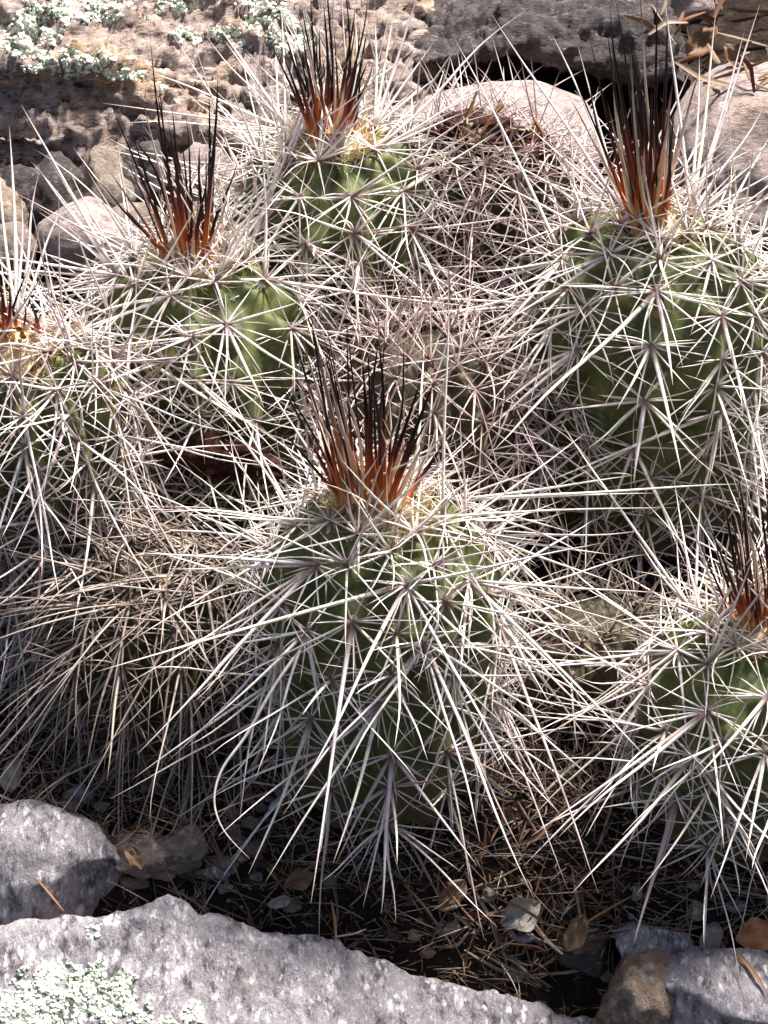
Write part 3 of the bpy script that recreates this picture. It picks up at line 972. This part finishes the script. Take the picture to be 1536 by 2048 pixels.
EXPL['c4'] = [
    ((1318, 488), [(1222, 398, .1, 1.1), (1536, 560, .25, 1.4), (1309, 570, .3), (1347, 584, .3), (1415, 448), (1250, 500), (1390, 505), (1180, 470, .1)]),
    ((1228, 524), [(1035, 508, .1, 1.1), (985, 662, .25, 1.15), (1300, 530), (1400, 540, .3), (1246, 576), (1188, 505), (1000, 600, .15), (1270, 470)]),
    ((1143, 534), [(945, 548, .1, 1.2), (985, 642, .2, 1.1), (960, 700, .2, 1.1), (1166, 621), (905, 68, .0, 1.25), (1060, 480), (870, 600, .05, 1.1), (1100, 600)]),
    ((1312, 591), [(1347, 773, .5, 1.6), (975, 902, .4, 1.35), (1170, 598), (1172, 571), (1482, 596, .3, 1.2), (1510, 632, .3, 1.2), (1360, 560), (1290, 650), (1536, 640, .3)]),
    ((1188, 618), [(998, 678, .2, 1.15), (1054, 618, .2), (1232, 776, .35), (1270, 639), (970, 730, .2, 1.1), (1140, 560), (1150, 690)]),
    ((1302, 685), [(1208, 710), (1221, 742), (1235, 825, .4, 1.1), (1366, 960, .4, 1.4), (1388, 788, .3), (1424, 682), (1180, 672), (1410, 692)]),
    ((1410, 535), [(1384, 667, .4, 1.2), (1344, 616), (1510, 572, .2, 1.1), (1480, 500), (1340, 530), (1450, 470), (1440, 620)]),
    ((1428, 634), [(1349, 738, .35), (1538, 965, .35, 1.4), (1540, 676, .2, 1.1), (1334, 664), (1390, 600), (1470, 580), (1350, 640)]),
    ((1290, 785), [(1110, 822, .25, 1.1), (1174, 902, .35, 1.1), (1268, 970, .35, 1.2), (1416, 912, .3, 1.1), (1337, 744), (1220, 740), (1440, 960, .3), (1190, 790), (1380, 800)]),
    ((1428, 711), [(1352, 737), (1360, 834, .3), (1492, 820, .3), (1560, 804, .2, 1.1), (1480, 690), (1350, 700), (1395, 780)]),
    ((1425, 808), [(1417, 968, .35, 1.2), (1098, 962, .3, 1.3), (1536, 840), (1350, 825), (1510, 900, .3), (1480, 770), (1440, 930, .3)]),
    ((1172, 692), [(992, 812, .3, 1.25), (960, 770, .2, 1.1), (1230, 770), (1130, 760), (930, 900, .3, 1.2), (1110, 690), (1215, 660)]),
    ((1160, 800), [(1166, 902, .3), (1050, 900, .3, 1.1), (985, 950, .3, 1.1), (1100, 830), (1210, 850), (1240, 800)]),
    ((1100, 610), [(800, 640, .0, 1.1), (830, 700, .1), (860, 555, .0, 1.1), (900, 765, .1, 1.1), (980, 520, 0), (1010, 720, .1), (770, 590, 0, 1.1)]),
    ((1110, 740), [(850, 800, .1, 1.1), (890, 860, .2, 1.1), (830, 745, .05), (960, 920, .2, 1.1), (1000, 690, 0), (920, 670, 0, 1.1)]),
    ((1250, 440), [(984, 27, .0, 1.35), (1110, 65, -.1, 1.2), (1155, 90, -.1), (1060, 350, .0), (1120, 300, -.1, 1.1), (1040, 240, 0)]),
    ((1375, 450), [(1520, 5, -.1, 1.25), (1495, 55, -.1, 1.2), (1435, 20, -.1, 1.2), (1400, 110, -.1, 1.3), (1328, -20, -.05, 1.4), (1540, 200, 0, 1.1), (1540, 300, 0, 1.1), (1480, 330, 0)]),
    ((1420, 850), [(1400, 1010, .3, 1.1), (1480, 1000, .3), (1330, 980, .3, 1.1), (1560, 940, .2)]),
    ((1270, 880), [(1130, 860, .25, 1.1), (1380, 1130, .35, 1.3), (1210, 1050, .3, 1.1), (1330, 1020, .3), (1060, 1000, .3)]),
]
EXPL['c5'] = [
    ((1374, 1318), [(1190, 1303, .2, 1.1), (1040, 1332, .15, 1.1), (1062, 1488, .3, 1.35), (1220, 1456, .3, 1.1), (1375, 1512, .35, 1.1), (1398, 1388), (1455, 1420, .3), (1300, 1225, .1), (1400, 1250), (1440, 1310)]),
    ((1475, 1303), [(1610, 1310, .2, 1.1), (1600, 1338, .2, 1.1), (1506, 1372), (1452, 1420, .3), (1372, 1286), (1530, 1260), (1420, 1240), (1330, 1200, .1)]),
    ((1426, 1421), [(1115, 1673, .35, 1.35), (1449, 1702, .4, 1.15), (1560, 1500, .3, 1.35), (1063, 1676, .3, 1.2), (1270, 1410, .2), (1340, 1410), (1480, 1440), (1370, 1470), (1234, 1468, .2)]),
    ((1400, 1500), [(1150, 1792, .35, 1.35), (1273, 1576, .3, 1.1), (1375, 1560), (1440, 1580), (1350, 1480), (1520, 1720, .3, 1.1), (1290, 1500)]),
    ((1373, 1580), [(1268, 1892, .3, 1.5), (1190, 1616, .25), (1440, 1700, .3), (1330, 1640), (1300, 1580), (1420, 1590), (1240, 1700, .3, 1.1)]),
    ((1526, 1492), [(1483, 1612, .35), (1490, 1725, .35, 1.2), (1440, 1520), (1560, 1640, .3, 1.2), (1460, 1480), (1420, 1800, .3)]),
    ((1530, 1396), [(1395, 1556, .4, 1.2), (1400, 1390, .2), (1450, 1400), (1500, 1470), (1560, 1480), (1470, 1350)]),
    ((1455, 1620), [(1400, 1780, .3, 1.1), (1480, 1800, .3, 1.1), (1340, 1720, .3), (1530, 1760, .3), (1440, 1710), (1390, 1650)]),
    ((1400, 1250), [(1270, 1080, .0, 1.1), (1330, 1130, 0), (1125, 840, .1, 1.3), (1370, 1100, -.1), (1290, 1190, 0), (1400, 1000, -.1, 1.1)]),
]
EXPL['c6'] = [
    ((40, 650), [(18, 243, -.1, 1.5), (46, 388, -.1, 1.1), (80, 338, -.1, 1.1), (135, 395, -.1, 1.1), (-10, 300, -.1, 1.2), (80, 450, 0)]),
    ((30, 765), [(5, 720), (60, 740), (-20, 800), (45, 820), (90, 770), (20, 850, .2)]),
]


c1 = Stem((765, 1020), 0.0, 0.0385, (0.02, 0.02), ribs=12, phase=0.1, seed=101)
c2 = Stem((385, 528), 0.118, 0.0385, (-0.05, 0.05), ribs=12, phase=0.0, seed=102)
c3 = Stem((668, 282), 0.175, 0.036, (-0.08, 0.05), ribs=12, phase=0.2, seed=103)
c4 = Stem((1312, 455), 0.132, 0.0435, (0.03, 0.02), ribs=13, phase=0.0, seed=104)
c5 = Stem((1522, 1262), -0.018, 0.036, (0.06, -0.02), ribs=12, phase=0.15, seed=105)
c6 = Stem((30, 700), 0.062, 0.031, (-0.16, 0.0), ribs=12, phase=0.1, seed=106)
c7 = Stem((990, 285), 0.185, 0.034, (0.04, 0.0), ribs=12, phase=0.3, seed=107)
c8 = Stem((300, 1120), 0.018, 0.033, (-0.08, -0.03), ribs=11, phase=0.3, seed=108)
c9 = Stem((1190, 1225), 0.030, 0.026, (0.05, 0.0), ribs=10, phase=0.3, seed=109)
c10 = Stem((850, 690), 0.095, 0.030, (0.0, 0.05), ribs=11, phase=0.1, seed=110)
for nm, s in zip('c1 c2 c3 c4 c5 c6 c7 c8 c9 c10'.split(), (c1, c2, c3, c4, c5, c6, c7, c8, c9, c10)):
    print(nm, 'base', np.round(s.base, 3), 'H', round(s.H, 3))


def areo(st, key, s0=0.013, ds0=0.010, ds1=0.0165):
    return make_areoles(st, s0, ds0, ds1, EXPL[key], np.random.default_rng(st.seed + 500))


cactus('hedgehog_cactus', c1, 'green cactus with broad rusty red and black crown fan, in the middle of the clump', areo(c1, 'c1'), wool=800, wool_r=0.0155,
       young=fan((742, 990), 52, [(555, 850), (560, 745), (585, 670), (622, 640), (655, 660), (690, 640), (735, 680), (770, 640), (812, 690), (870, 760), (905, 850)], 46, rgf, wd=(0.8, 1.7)))
cactus('hedgehog_cactus', c2, 'green cactus with tall dark crown spines and a rotten brown scar on its flank', areo(c2, 'c2'), wool=900, wool_r=0.015,
       young=fan((382, 518), 34, [(190, 360), (232, 240), (262, 255), (280, 175), (300, 105), (322, 230), (340, 215), (420, 185), (436, 150), (470, 330)], 34, rgf, wd=(0.8, 1.6)))
cactus('hedgehog_cactus', c3, 'cactus with reddish crown spines standing against the lichen ledge', areo(c3, 'c3', ds0=0.009, ds1=0.0135), n_cen=(3, 5), bias=(0.12, 0, 0.1), wool=900, wool_r=0.015,
       young=fan((662, 252), 34, [(540, 80), (565, 50), (592, 30), (620, -20), (650, -30), (690, -25), (705, 20), (735, 60), (750, 120)], 34, rgf, wd=(0.8, 1.6)))
cactus('hedgehog_cactus', c4, 'stout green cactus with wine red crown spines, standing below the dark leaf pocket', areo(c4, 'c4'), wool=420, wool_r=0.014,
       young=fan((1298, 432), 28, [(1140, 110), (1180, 75), (1232, -5), (1252, 55), (1278, -10), (1305, 30), (1330, 20), (1352, 130), (1400, 140)], 38, rgf, tn=(0.0, 1.05), wd=(0.8, 1.7)))
cactus('hedgehog_cactus', c5, 'low cactus with copper and black crown spines above the white flecked grey rock', areo(c5, 'c5'), wool=520, wool_r=0.015,
       young=fan((1512, 1228), 34, [(1400, 1080), (1440, 985), (1462, 1010), (1478, 955), (1500, 1000), (1530, 980), (1560, 990)], 34, rgf, wd=(0.8, 1.5)))
cactus('hedgehog_cactus', c6, 'cactus with a broad straw coloured crown beside the dark fan topped cactus', areo(c6, 'c6', ds0=0.008, ds1=0.0115), bias=(-0.25, -0.1, -0.25), wool=900, wool_r=0.017, tone_bias=0.15,
       young=fan((30, 640), 45, [(-40, 520), (-10, 545), (5, 560), (20, 580), (60, 600)], 14, rgf))
cactus('hedgehog_cactus', c7, 'old cactus matted with fine pinkish spines around a rotten hollow brown crown', areo(c7, 'c7', ds0=0.0075, ds1=0.010), spine='pink', skin='dead_skin',
       rad_len=(0.016, 0.030), cen_len=(0.022, 0.042), n_rad=(11, 14), n_cen=(1, 2), thick=0.85)
cactus('hedgehog_cactus', c8, 'withered brown cactus hung with drooping grey straw spines above the buff stones', areo(c8, 'c8', ds0=0.008, ds1=0.012), spine='straw', skin='dead_skin',
       rad_len=(0.018, 0.034), cen_len=(0.040, 0.070), n_rad=(9, 12), n_cen=(2, 4), droop=0.35, thick=0.95, bias=(-0.55, -0.15, -0.3))
cactus('hedgehog_cactus', c9, 'small dark withered cactus added to darken the gap between the three greener cacti', areo(c9, 'c9', ds0=0.008, ds1=0.013), spine='straw', skin='dead_skin',
       rad_len=(0.016, 0.030), cen_len=(0.030, 0.050), n_rad=(6, 8), n_cen=(1, 2), thick=0.9, droop=0.1)  # extra stem, its dark skin and spines fill a gap that is shade
cactus('hedgehog_cactus', c10, 'shaded old cactus matted with pinkish spines just behind the red fan topped cactus', areo(c10, 'c10', ds0=0.009, ds1=0.013), spine='pink', skin='dead_skin',
       rad_len=(0.020, 0.036), cen_len=(0.034, 0.056), n_rad=(7, 9), n_cen=(1, 3), thick=0.8)

# ------------------------------------------------------------------ rotten scar and hollow crown
def crumple(name, mat, parent, porigin, c, size, seed, label=None, sub=4, rough=0.5):
    V, F = ico(sub)
    nn = V.copy()
    V = V * (1 + rough * fbm_arr(V, 1.8, 4, 0.6, seed) + 0.35 * rough * fbm_arr(V, 6, 3, 0.6, seed + 4))[:, None] * np.array(size)
    b = Bundle()
    b.add(V + np.array(c), F, np.zeros((len(V), 3)))
    o = b.build(name, mat, origin=c, parent=parent, porigin=porigin)
    if label:
        o['label'] = label
    return o


def husk_strip(name, pts, width, mat, parent, porigin, tn, rg):
    """A thin curled strip through 3-D points."""
    P = np.array(pts)
    t = np.linspace(0, 1, 12)
    P = np.stack([np.interp(t, np.linspace(0, 1, len(P)), P[:, i]) for i in range(3)], -1)
    for _ in range(2):
        P[1:-1] = (P[:-2] + 2 * P[1:-1] + P[2:]) / 4
    tg = unit(P[-1] - P[0])
    sd_ = unit(np.cross(tg, rg.normal(size=3)))
    up_ = np.cross(sd_, tg)
    wv = width * (np.sin(math.pi * (0.12 + 0.85 * t)) ** 0.6)
    rows = []
    for k_ in (-1, -0.4, 0.4, 1):
        rows.append(P + sd_ * (k_ * wv)[:, None] + up_ * ((k_ * k_ - 0.4) * wv * 0.5)[:, None])
    top = np.stack(rows, 1).reshape(-1, 3)
    bot = top - up_ * 0.00025
    b = Bundle()
    T = np.zeros((len(top) * 2, 3))
    T[:, 1] = tn
    f = grid_faces(12, 4)
    b.add(np.vstack([top, bot]), np.vstack([f, f[:, ::-1] + len(top)]), T)
    return b.build(name, mat, origin=P[0], parent=parent, porigin=porigin)


roots = {}
for o in scene.objects:
    if o.type == 'EMPTY' and o.name.startswith('hedgehog_cactus'):
        roots[tuple(round(v, 4) for v in o.location)] = o


def root_of(st):
    return roots[tuple(round(float(v), 4) for v in np.float32(st.base))]


k = NT('rotten_tissue')
p = k.pos()
c = k.ramp(k.noise(260, 6, 0.7, p), [(0.3, (0.018, 0.008, 0.006)), (0.55, (0.075, 0.025, 0.018)), (0.75, (0.22, 0.11, 0.06))])
k.bump(k.noise(400, 6, 0.7, p), 1.0, 0.004)
M['rot'] = k.done(c, 0.85, 0.15)
rg = np.random.default_rng(900)


def surf(st, px, py, off=0.004):
    s_, th_ = st.hit(px, py)
    p_, n_, u_, sd2 = st.frame(s_, th_)
    return p_ + n_ * off


r2 = root_of(c2)
p = surf(c2, 405, 866, 0.013)
crumple('rotten_scar', M['rot'], r2, c2.base, p, (0.0165, 0.008, 0.0062), 3.3, 'dark rotten brown scar on the flank')
crumple('rotten_scar', M['rot'], r2, c2.base, surf(c2, 470, 900, 0.012), (0.014, 0.008, 0.0055), 5.1, 'grey brown shrunken scar on the flank')
for (x0, y0, x1, y1) in ((310, 800, 335, 900), (330, 790, 350, 860), (345, 800, 325, 885), (315, 850, 345, 920), (300, 880, 360, 900), (350, 830, 345, 905), (320, 835, 380, 880)):
    a_, b_ = surf(c2, x0, y0, 0.019), surf(c2, x1, y1, 0.017)
    husk_strip('husk', [a_, 0.5 * (a_ + b_) + rg.normal(0, 0.0015, 3), b_], 0.0014, M['litter'], r2, c2.base, rg.uniform(0.2, 0.8), rg)
r7 = root_of(c7)
crumple('hollow_crown', M['rot'], r7, c7.base, at_y(950, 262, c7.apex[1] - 0.003), (0.016, 0.009, 0.0060), 8.2, 'dark rotten hollow at the crown')
crumple('hollow_crown', M['rot'], r7, c7.base, at_y(1045, 288, c7.apex[1] - 0.004), (0.010, 0.008, 0.0045), 9.2, 'rusty brown edge of the rotten crown')
for _ in range(16):
    x0, y0 = rg.uniform(930, 1090), rg.uniform(225, 300)
    a_ = at_y(x0, y0, c7.apex[1] - 0.014)
    husk_strip('husk', [a_, a_ + rg.normal(0, 0.003, 3) + [0, -0.001, 0.002], a_ + rg.normal(0, 0.006, 3)], rg.uniform(0.0006, 0.0016), M['litter'], r7, c7.base, rg.uniform(0.0, 0.8), rg)

# the curled long spine of the middle cactus
r1 = root_of(c1)
cp = np.array([(640, 1250), (600, 1300), (540, 1382), (494, 1474), (445, 1530), (428, 1580), (428, 1620), (448, 1668), (500, 1718)], float)
b0 = surf(c1, 640, 1250, 0.003)
tt = np.linspace(0, 1, 40)
cpi = np.stack([np.interp(tt, np.linspace(0, 1, len(cp)), cp[:, i]) for i in range(2)], -1)
for _ in range(6):
    cpi[1:-1] = (cpi[:-2] + 2 * cpi[1:-1] + cpi[2:]) / 4
depth0 = (b0 - CAM) @ FWD
P = np.array([CAM + ray(*q) * ((depth0 - 0.012 * t_) / (ray(*q) @ FWD)) for q, t_ in zip(cpi, tt)])
ang = np.arange(6) * math.pi / 3
tg = np.gradient(P, axis=0)
tg /= np.linalg.norm(tg, axis=1)[:, None]
n1 = np.cross(tg, FWD)
n1 /= np.linalg.norm(n1, axis=1)[:, None]
n2 = np.cross(tg, n1)
rad = 0.00068 * np.clip((1 - tt) ** 0.5, 0.05, 1)
V = (P[:, None] + rad[:, None, None] * (np.cos(ang)[None, :, None] * n1[:, None] + np.sin(ang)[None, :, None] * n2[:, None])).reshape(-1, 3)
i, j = np.meshgrid(np.arange(39), np.arange(6), indexing='ij')
F = np.stack([i * 6 + j, (i + 1) * 6 + j, (i + 1) * 6 + (j + 1) % 6, i * 6 + (j + 1) % 6], -1).reshape(-1, 4)
T = np.zeros((len(V), 3))
T[:, 0] = np.repeat(tt, 6)
T[:, 1] = 0.2
b = Bundle()
b.add(V, F, T)
b.build('spine', M['spine'], origin=b0, parent=r1, porigin=c1.base)['label'] = 'long spine curled into a hook'

# ------------------------------------------------------------------ litter
vs, fs, nv = [], [], 0
for o in [ground] + list(RK.values()):
    vs += [tuple(np.array(v.co) + np.array(o.location)) for v in o.data.vertices]
    fs += [tuple(i + nv for i in p.vertices) for p in o.data.polygons]
    nv = len(vs)
BV = BVHTree.FromPolygons(vs, fs)


def floor_at(px, py):
    hit, nor, _i, _d = BV.ray_cast(Vector(CAM), Vector(ray(px, py)))
    return np.array(hit), np.array(nor)


def drop(x, y):
    hit, nor, _i, _d = BV.ray_cast(Vector((x, y, 1.0)), Vector((0, 0, -1)))
    return (np.array(hit), np.array(nor)) if hit is not None else (np.array([x, y, gz(x, y)]), np.array([0, 0, 1.0]))


def blade(name, pts3, width, tn, label, cat, group=None, mat='litter'):
    P = np.array(pts3)
    ob = husk_strip(name, P, width, M[mat], None, (0, 0, 0), tn, rg)
    return tag(ob, label, cat, group)


def blade_px(pts, width, tn, label, lift=0.003, **kw):
    P = [floor_at(*q)[0] + np.array([0, 0, lift]) for q in pts]
    return blade('grass_straw', P, width, tn, label, 'grass straw', **kw)


rg = np.random.default_rng(321)
blade_px([(1368, 1735), (1395, 1775), (1440, 1800), (1545, 1822)], 0.0012, 0.35, 'long curved orange brown blade lying above the rust coloured leaf', 0.006)
blade_px([(808, 1790), (850, 1835), (905, 1915)], 0.0012, 0.3, 'straight flat orange brown blade leaning on the broad boulder', 0.005)
blade_px([(1470, 1910), (1500, 1945), (1532, 1990)], 0.0009, 0.6, 'reddish brown blade across the white flecked grey rock', 0.002)
blade_px([(70, 1765), (95, 1790), (128, 1832)], 0.0007, 0.7, 'thin red brown blade lying on the pinkish grey rock', 0.002)
blade_px([(1160, 1790), (1170, 1850), (1172, 1880)], 0.0009, 0.5, 'upright rusty blade behind the dark little stone', 0.004)
blade_px([(1080, 1620), (1140, 1560), (1230, 1500)], 0.0006, 0.1, 'pale dry blade under the small withered cactus', 0.006)

ANCH = [((560, 1815), 'the tiny pale leaf'), ((600, 1770), 'the shaded brown leaf'), ((905, 1800), 'the dark brown leaf'), ((1040, 1845), 'the curled grey leaf'), ((850, 1860), 'the straight orange blade'),
        ((1150, 1880), 'the folded brown leaf'), ((1172, 1835), 'the upright rusty blade'), ((1275, 1900), 'the pointed tan rock'), ((1300, 1880), 'the small grey stone'), ((1420, 1885), 'the pale grey leaf'),
        ((1512, 1888), 'the rust coloured leaf'), ((1440, 1800), 'the long curved blade'), ((1070, 1960), 'the boulder end'), ((700, 1800), 'the middle cactus foot'), ((460, 1760), 'the hooked spine tip'),
        ((365, 1665), 'the brownish shaded stone'), ((235, 1715), 'the knobbly buff stone'), ((118, 1660), 'the buff stone'), ((40, 1790), 'the pinkish grey rock'), ((25, 1560), 'the small pale leaf'),
        ((170, 470), 'the pinkish stone under the ledge'), ((20, 500), 'the tan stone under the ledge'), ((268, 468), 'the grey tan stone under the ledge'), ((100, 400), 'the undercut of the lichen ledge'), ((330, 400), 'the dark crowned cactus'),
        ((1400, 95), 'the large brown leaf'), ((1470, 130), 'the pocket leaf'), ((1320, 60), 'the dark slab end'), ((1500, 190), 'the pale pink boulder'), ((1540, 60), 'the dark pocket wall')]


def near(px, py):
    return min(ANCH, key=lambda a: (a[0][0] - px) ** 2 + (a[0][1] - py) ** 2)[1]


def hue(tn):
    return 'pale straw' if tn < 0.22 else 'greyish brown' if tn < 0.5 else 'rusty brown' if tn < 0.8 else 'dark brown'


NEEDLE = ('dry brown needle lying in the litter below the cacti', 'needle', 'dry needles in the litter')
cnt = 0
while cnt < 150:
    px, py = rg.uniform(380, 1560), rg.uniform(1690, 1985)
    if rg.uniform() < 0.25:
        px, py = rg.uniform(980, 1170), rg.uniform(1850, 1975)
    h, n_ = floor_at(px, py)
    if h[1] < -0.083 + 0.02 * (px > 1150):
        continue
    a_ = rg.uniform(0, math.pi)
    L = rg.uniform(0.010, 0.030)
    d_ = np.array([math.cos(a_), math.sin(a_) * 0.7, rg.uniform(0.0, 0.9)])
    e_ = h + d_ * L
    g_ = drop(e_[0], e_[1])[0]
    e_[2] = max(e_[2], g_[2] + 0.001)
    m_ = 0.5 * (h + e_) + rg.normal(0, 0.0025, 3)
    tn_ = rg.uniform(0, 1)
    blade('dry_needle', [h + [0, 0, 0.001], m_, e_], rg.uniform(0.0004, 0.0009), tn_, f"{'long' if L > 0.021 else 'short'} {hue(tn_)} dry needle {'leaning up' if d_[2] > 0.45 else 'lying flat'} near {near(px, py)}", 'needle', NEEDLE[2])
    cnt += 1
cnt = 0
while cnt < 34:
    px, py = rg.uniform(1290, 1560), rg.uniform(20, 200)
    h, n_ = floor_at(px, py)
    a_ = rg.uniform(0, math.pi)
    L = rg.uniform(0.010, 0.028)
    e_ = h + np.array([math.cos(a_), math.sin(a_) * 0.5, rg.uniform(0.0, 0.9)]) * L
    blade('leaf_strip', [h + [0, 0, 0.001], 0.5 * (h + e_) + rg.normal(0, 0.002, 3), e_], rg.uniform(0.0006, 0.0018), tn_ := rg.uniform(0.1, 1), f"{'long' if L > 0.019 else 'short'} {hue(tn_)} leaf strip beside {near(px, py)} behind the cacti", 'leaf strip', 'dry strips in the leaf pocket')
    cnt += 1


def leaf(px, py, size, mat, label, yaw, tilt=0.5, curl=0.35, narrow=0.55, lift=0.004):
    h, n_ = floor_at(px, py)
    h = h + np.array([0, -0.002, lift])
    ax_ = np.array([math.cos(yaw), math.sin(yaw) * math.cos(tilt), math.sin(yaw) * math.sin(tilt)])
    nrm = unit(np.array([0.1, -math.sin(tilt) - 0.2, math.cos(tilt)]))
    ax_ = unit(ax_ - nrm * (ax_ @ nrm))
    sd_ = np.cross(nrm, ax_)
    nu, nv_ = 15, 9
    V = []
    for i in range(nu):
        t = i / (nu - 1)
        wdt = narrow * (math.sin(math.pi * min(1, t * 0.96 + 0.03)) ** 0.75) * (1 + 0.12 * math.sin(9 * t + px))
        for j in range(nv_):
            q = (j / (nv_ - 1)) * 2 - 1
            V.append(h + size * ((t - 0.5) * ax_ + 0.5 * q * wdt * sd_ + nrm * (curl * (q * wdt) ** 2 + 0.25 * curl * (t - 0.5) ** 2 + 0.16 * noise.noise(Vector((t * 3, q * 2, px))) + 0.06 * noise.noise(Vector((t * 8, q * 5, px))) - 0.03 * math.exp(-(q * 5) ** 2))))
    V = np.array(V)
    b = Bundle()
    f = grid_faces(nu, nv_)
    b.add(np.vstack([V, V - nrm * 0.0003]), np.vstack([f, f[:, ::-1] + len(V)]), np.zeros((2 * len(V), 3)))
    o = b.build('fallen_leaf', M[mat], origin=h)
    return tag(o, label, 'leaf')


leaf(1040, 1845, 0.016, 'leaf_grey', 'curled grey leaf lying in dry needles above the broad boulder', 0.5, 0.9, 0.5, 0.75, 0.006)
leaf(1512, 1888, 0.016, 'leaf_rust', 'rust coloured leaf resting above the dark blue grey stone', 0.2, 0.8, 0.3, 0.75, 0.006)
leaf(1420, 1885, 0.012, 'leaf_grey', 'pale grey leaf beside the rust coloured leaf', 1.2, 0.7, 0.4, 0.7, 0.004)
leaf(25, 1560, 0.013, 'leaf_grey', 'small pale leaf stuck among straw spines above the buff stone', 1.3, 0.9, 0.4, 0.6, 0.004)
leaf(905, 1800, 0.014, 'leaf_brown', 'dark brown leaf in the needles next to the straight orange blade', 0.9, 0.8, 0.5, 0.6)
leaf(1150, 1880, 0.014, 'leaf_brown', 'brown folded leaf beside the upright rusty blade', 1.2, 1.0, 0.5, 0.6, 0.005)
leaf(600, 1770, 0.012, 'leaf_brown', 'brown leaf in the shadow under the curled spine', 0.4, 0.7, 0.4, 0.6)
leaf(560, 1815, 0.009, 'leaf_grey', 'tiny pale leaf against the crest of the broad boulder', 0.3, 0.6, 0.3, 0.5)
leaf(270, 1725, 0.010, 'leaf_brown', 'brown leaf scrap beside the knobbly grey buff stone', 2.2, 0.6, 0.3, 0.6)
leaf(1400, 95, 0.020, 'leaf_brown', 'large brown leaf in the dark pocket above the wine red crown', 0.8, 0.9, 0.4, 0.5)
leaf(1470, 130, 0.016, 'leaf_brown', 'brown leaf lying in the pocket next to the pale pink boulder', 2.3, 0.9, 0.4, 0.5)

# pebbles
PM = ['tan', 'granite', 'slate', 'pinkrock', 'tan']
cnt = 0
while cnt < 60:
    zone = rg.uniform()
    if zone < 0.55:
        px, py = rg.uniform(0, 560), rg.uniform(1560, 1800)
    elif zone < 0.8:
        px, py = rg.uniform(560, 1536), rg.uniform(1740, 1960)
    else:
        px, py = rg.uniform(0, 420), rg.uniform(380, 520)
    h, n_ = floor_at(px, py)
    if h[1] < -0.08 or h[2] > gz_base(h[0], h[1]) + 0.006:
        continue
    r_ = rg.uniform(0.0018, 0.0050) * (1.5 if py < 600 else 1)
    far = py < 600
    pm_ = PM[int(rg.integers(5))]
    boulder('pebble', h + np.array([0, 0, r_ * 0.2]), (r_ * rg.uniform(0.9, 1.5), r_, r_ * rg.uniform(0.6, 0.95)), M[pm_], 600 + cnt,
            f"{'tiny' if r_ < 0.0034 else 'small'} angular {dict(tan='tan', granite='lilac grey', slate='dark', pinkrock='pink')[pm_]} pebble near {near(px, py)}", sub=3, cuts=12, rough=0.18, cut=(0.4, 0.75),
            group='pebbles under the ledge' if far else 'pebbles in the litter', cat='pebble')
    cnt += 1

# crumbs, broken spines and needle fragments nobody could count
b = Bundle()
n_frag = 0
while n_frag < 7000:
    x, y = rg.uniform(-0.17, 0.19), rg.uniform(-0.085, 0.36)
    if n_frag % 2:
        x, y = rg.uniform(-0.16, 0.17), rg.uniform(-0.085, 0.0)
    h, nn_ = drop(x, y)
    if h[2] > gz_base(x, y) + 0.012:
        continue
    L = rg.uniform(0.002, 0.011)
    d_ = unit(np.array([rg.normal(), rg.normal(), abs(rg.normal()) * 0.4]))
    b.add(*tube(h + nn_ * 0.0004, d_, L, rg.uniform(0.00015, 0.0005), rg.normal(0, 0.15, 3), rg.uniform(0, 1), 3, 4, rg=rg, blunt=0.3))
    n_frag += 1
tag(b.build('needle_litter', M['litter']), 'brown crumbs and needle fragments strewn over the soil', kind='stuff')
b = Bundle()
for _ in range(1500):
    x, y = rg.uniform(-0.15, 0.17), rg.uniform(-0.07, 0.03)
    h, nn_ = drop(x, y)
    if h[2] > gz_base(x, y) + 0.012:
        continue
    d_ = unit(np.array([rg.normal(), rg.normal() * 0.7, abs(rg.normal()) * 0.9]))
    b.add(*tube(h, d_, rg.uniform(0.010, 0.034), rg.uniform(0.00025, 0.0005), rg.normal(0, 0.1, 3), rg.uniform(0.1, 1), 5, 4, rg=rg))
tag(b.build('shed_spine_litter', M['straw']), 'tangle of grey shed spines on the soil at the foot of the clump', kind='stuff')
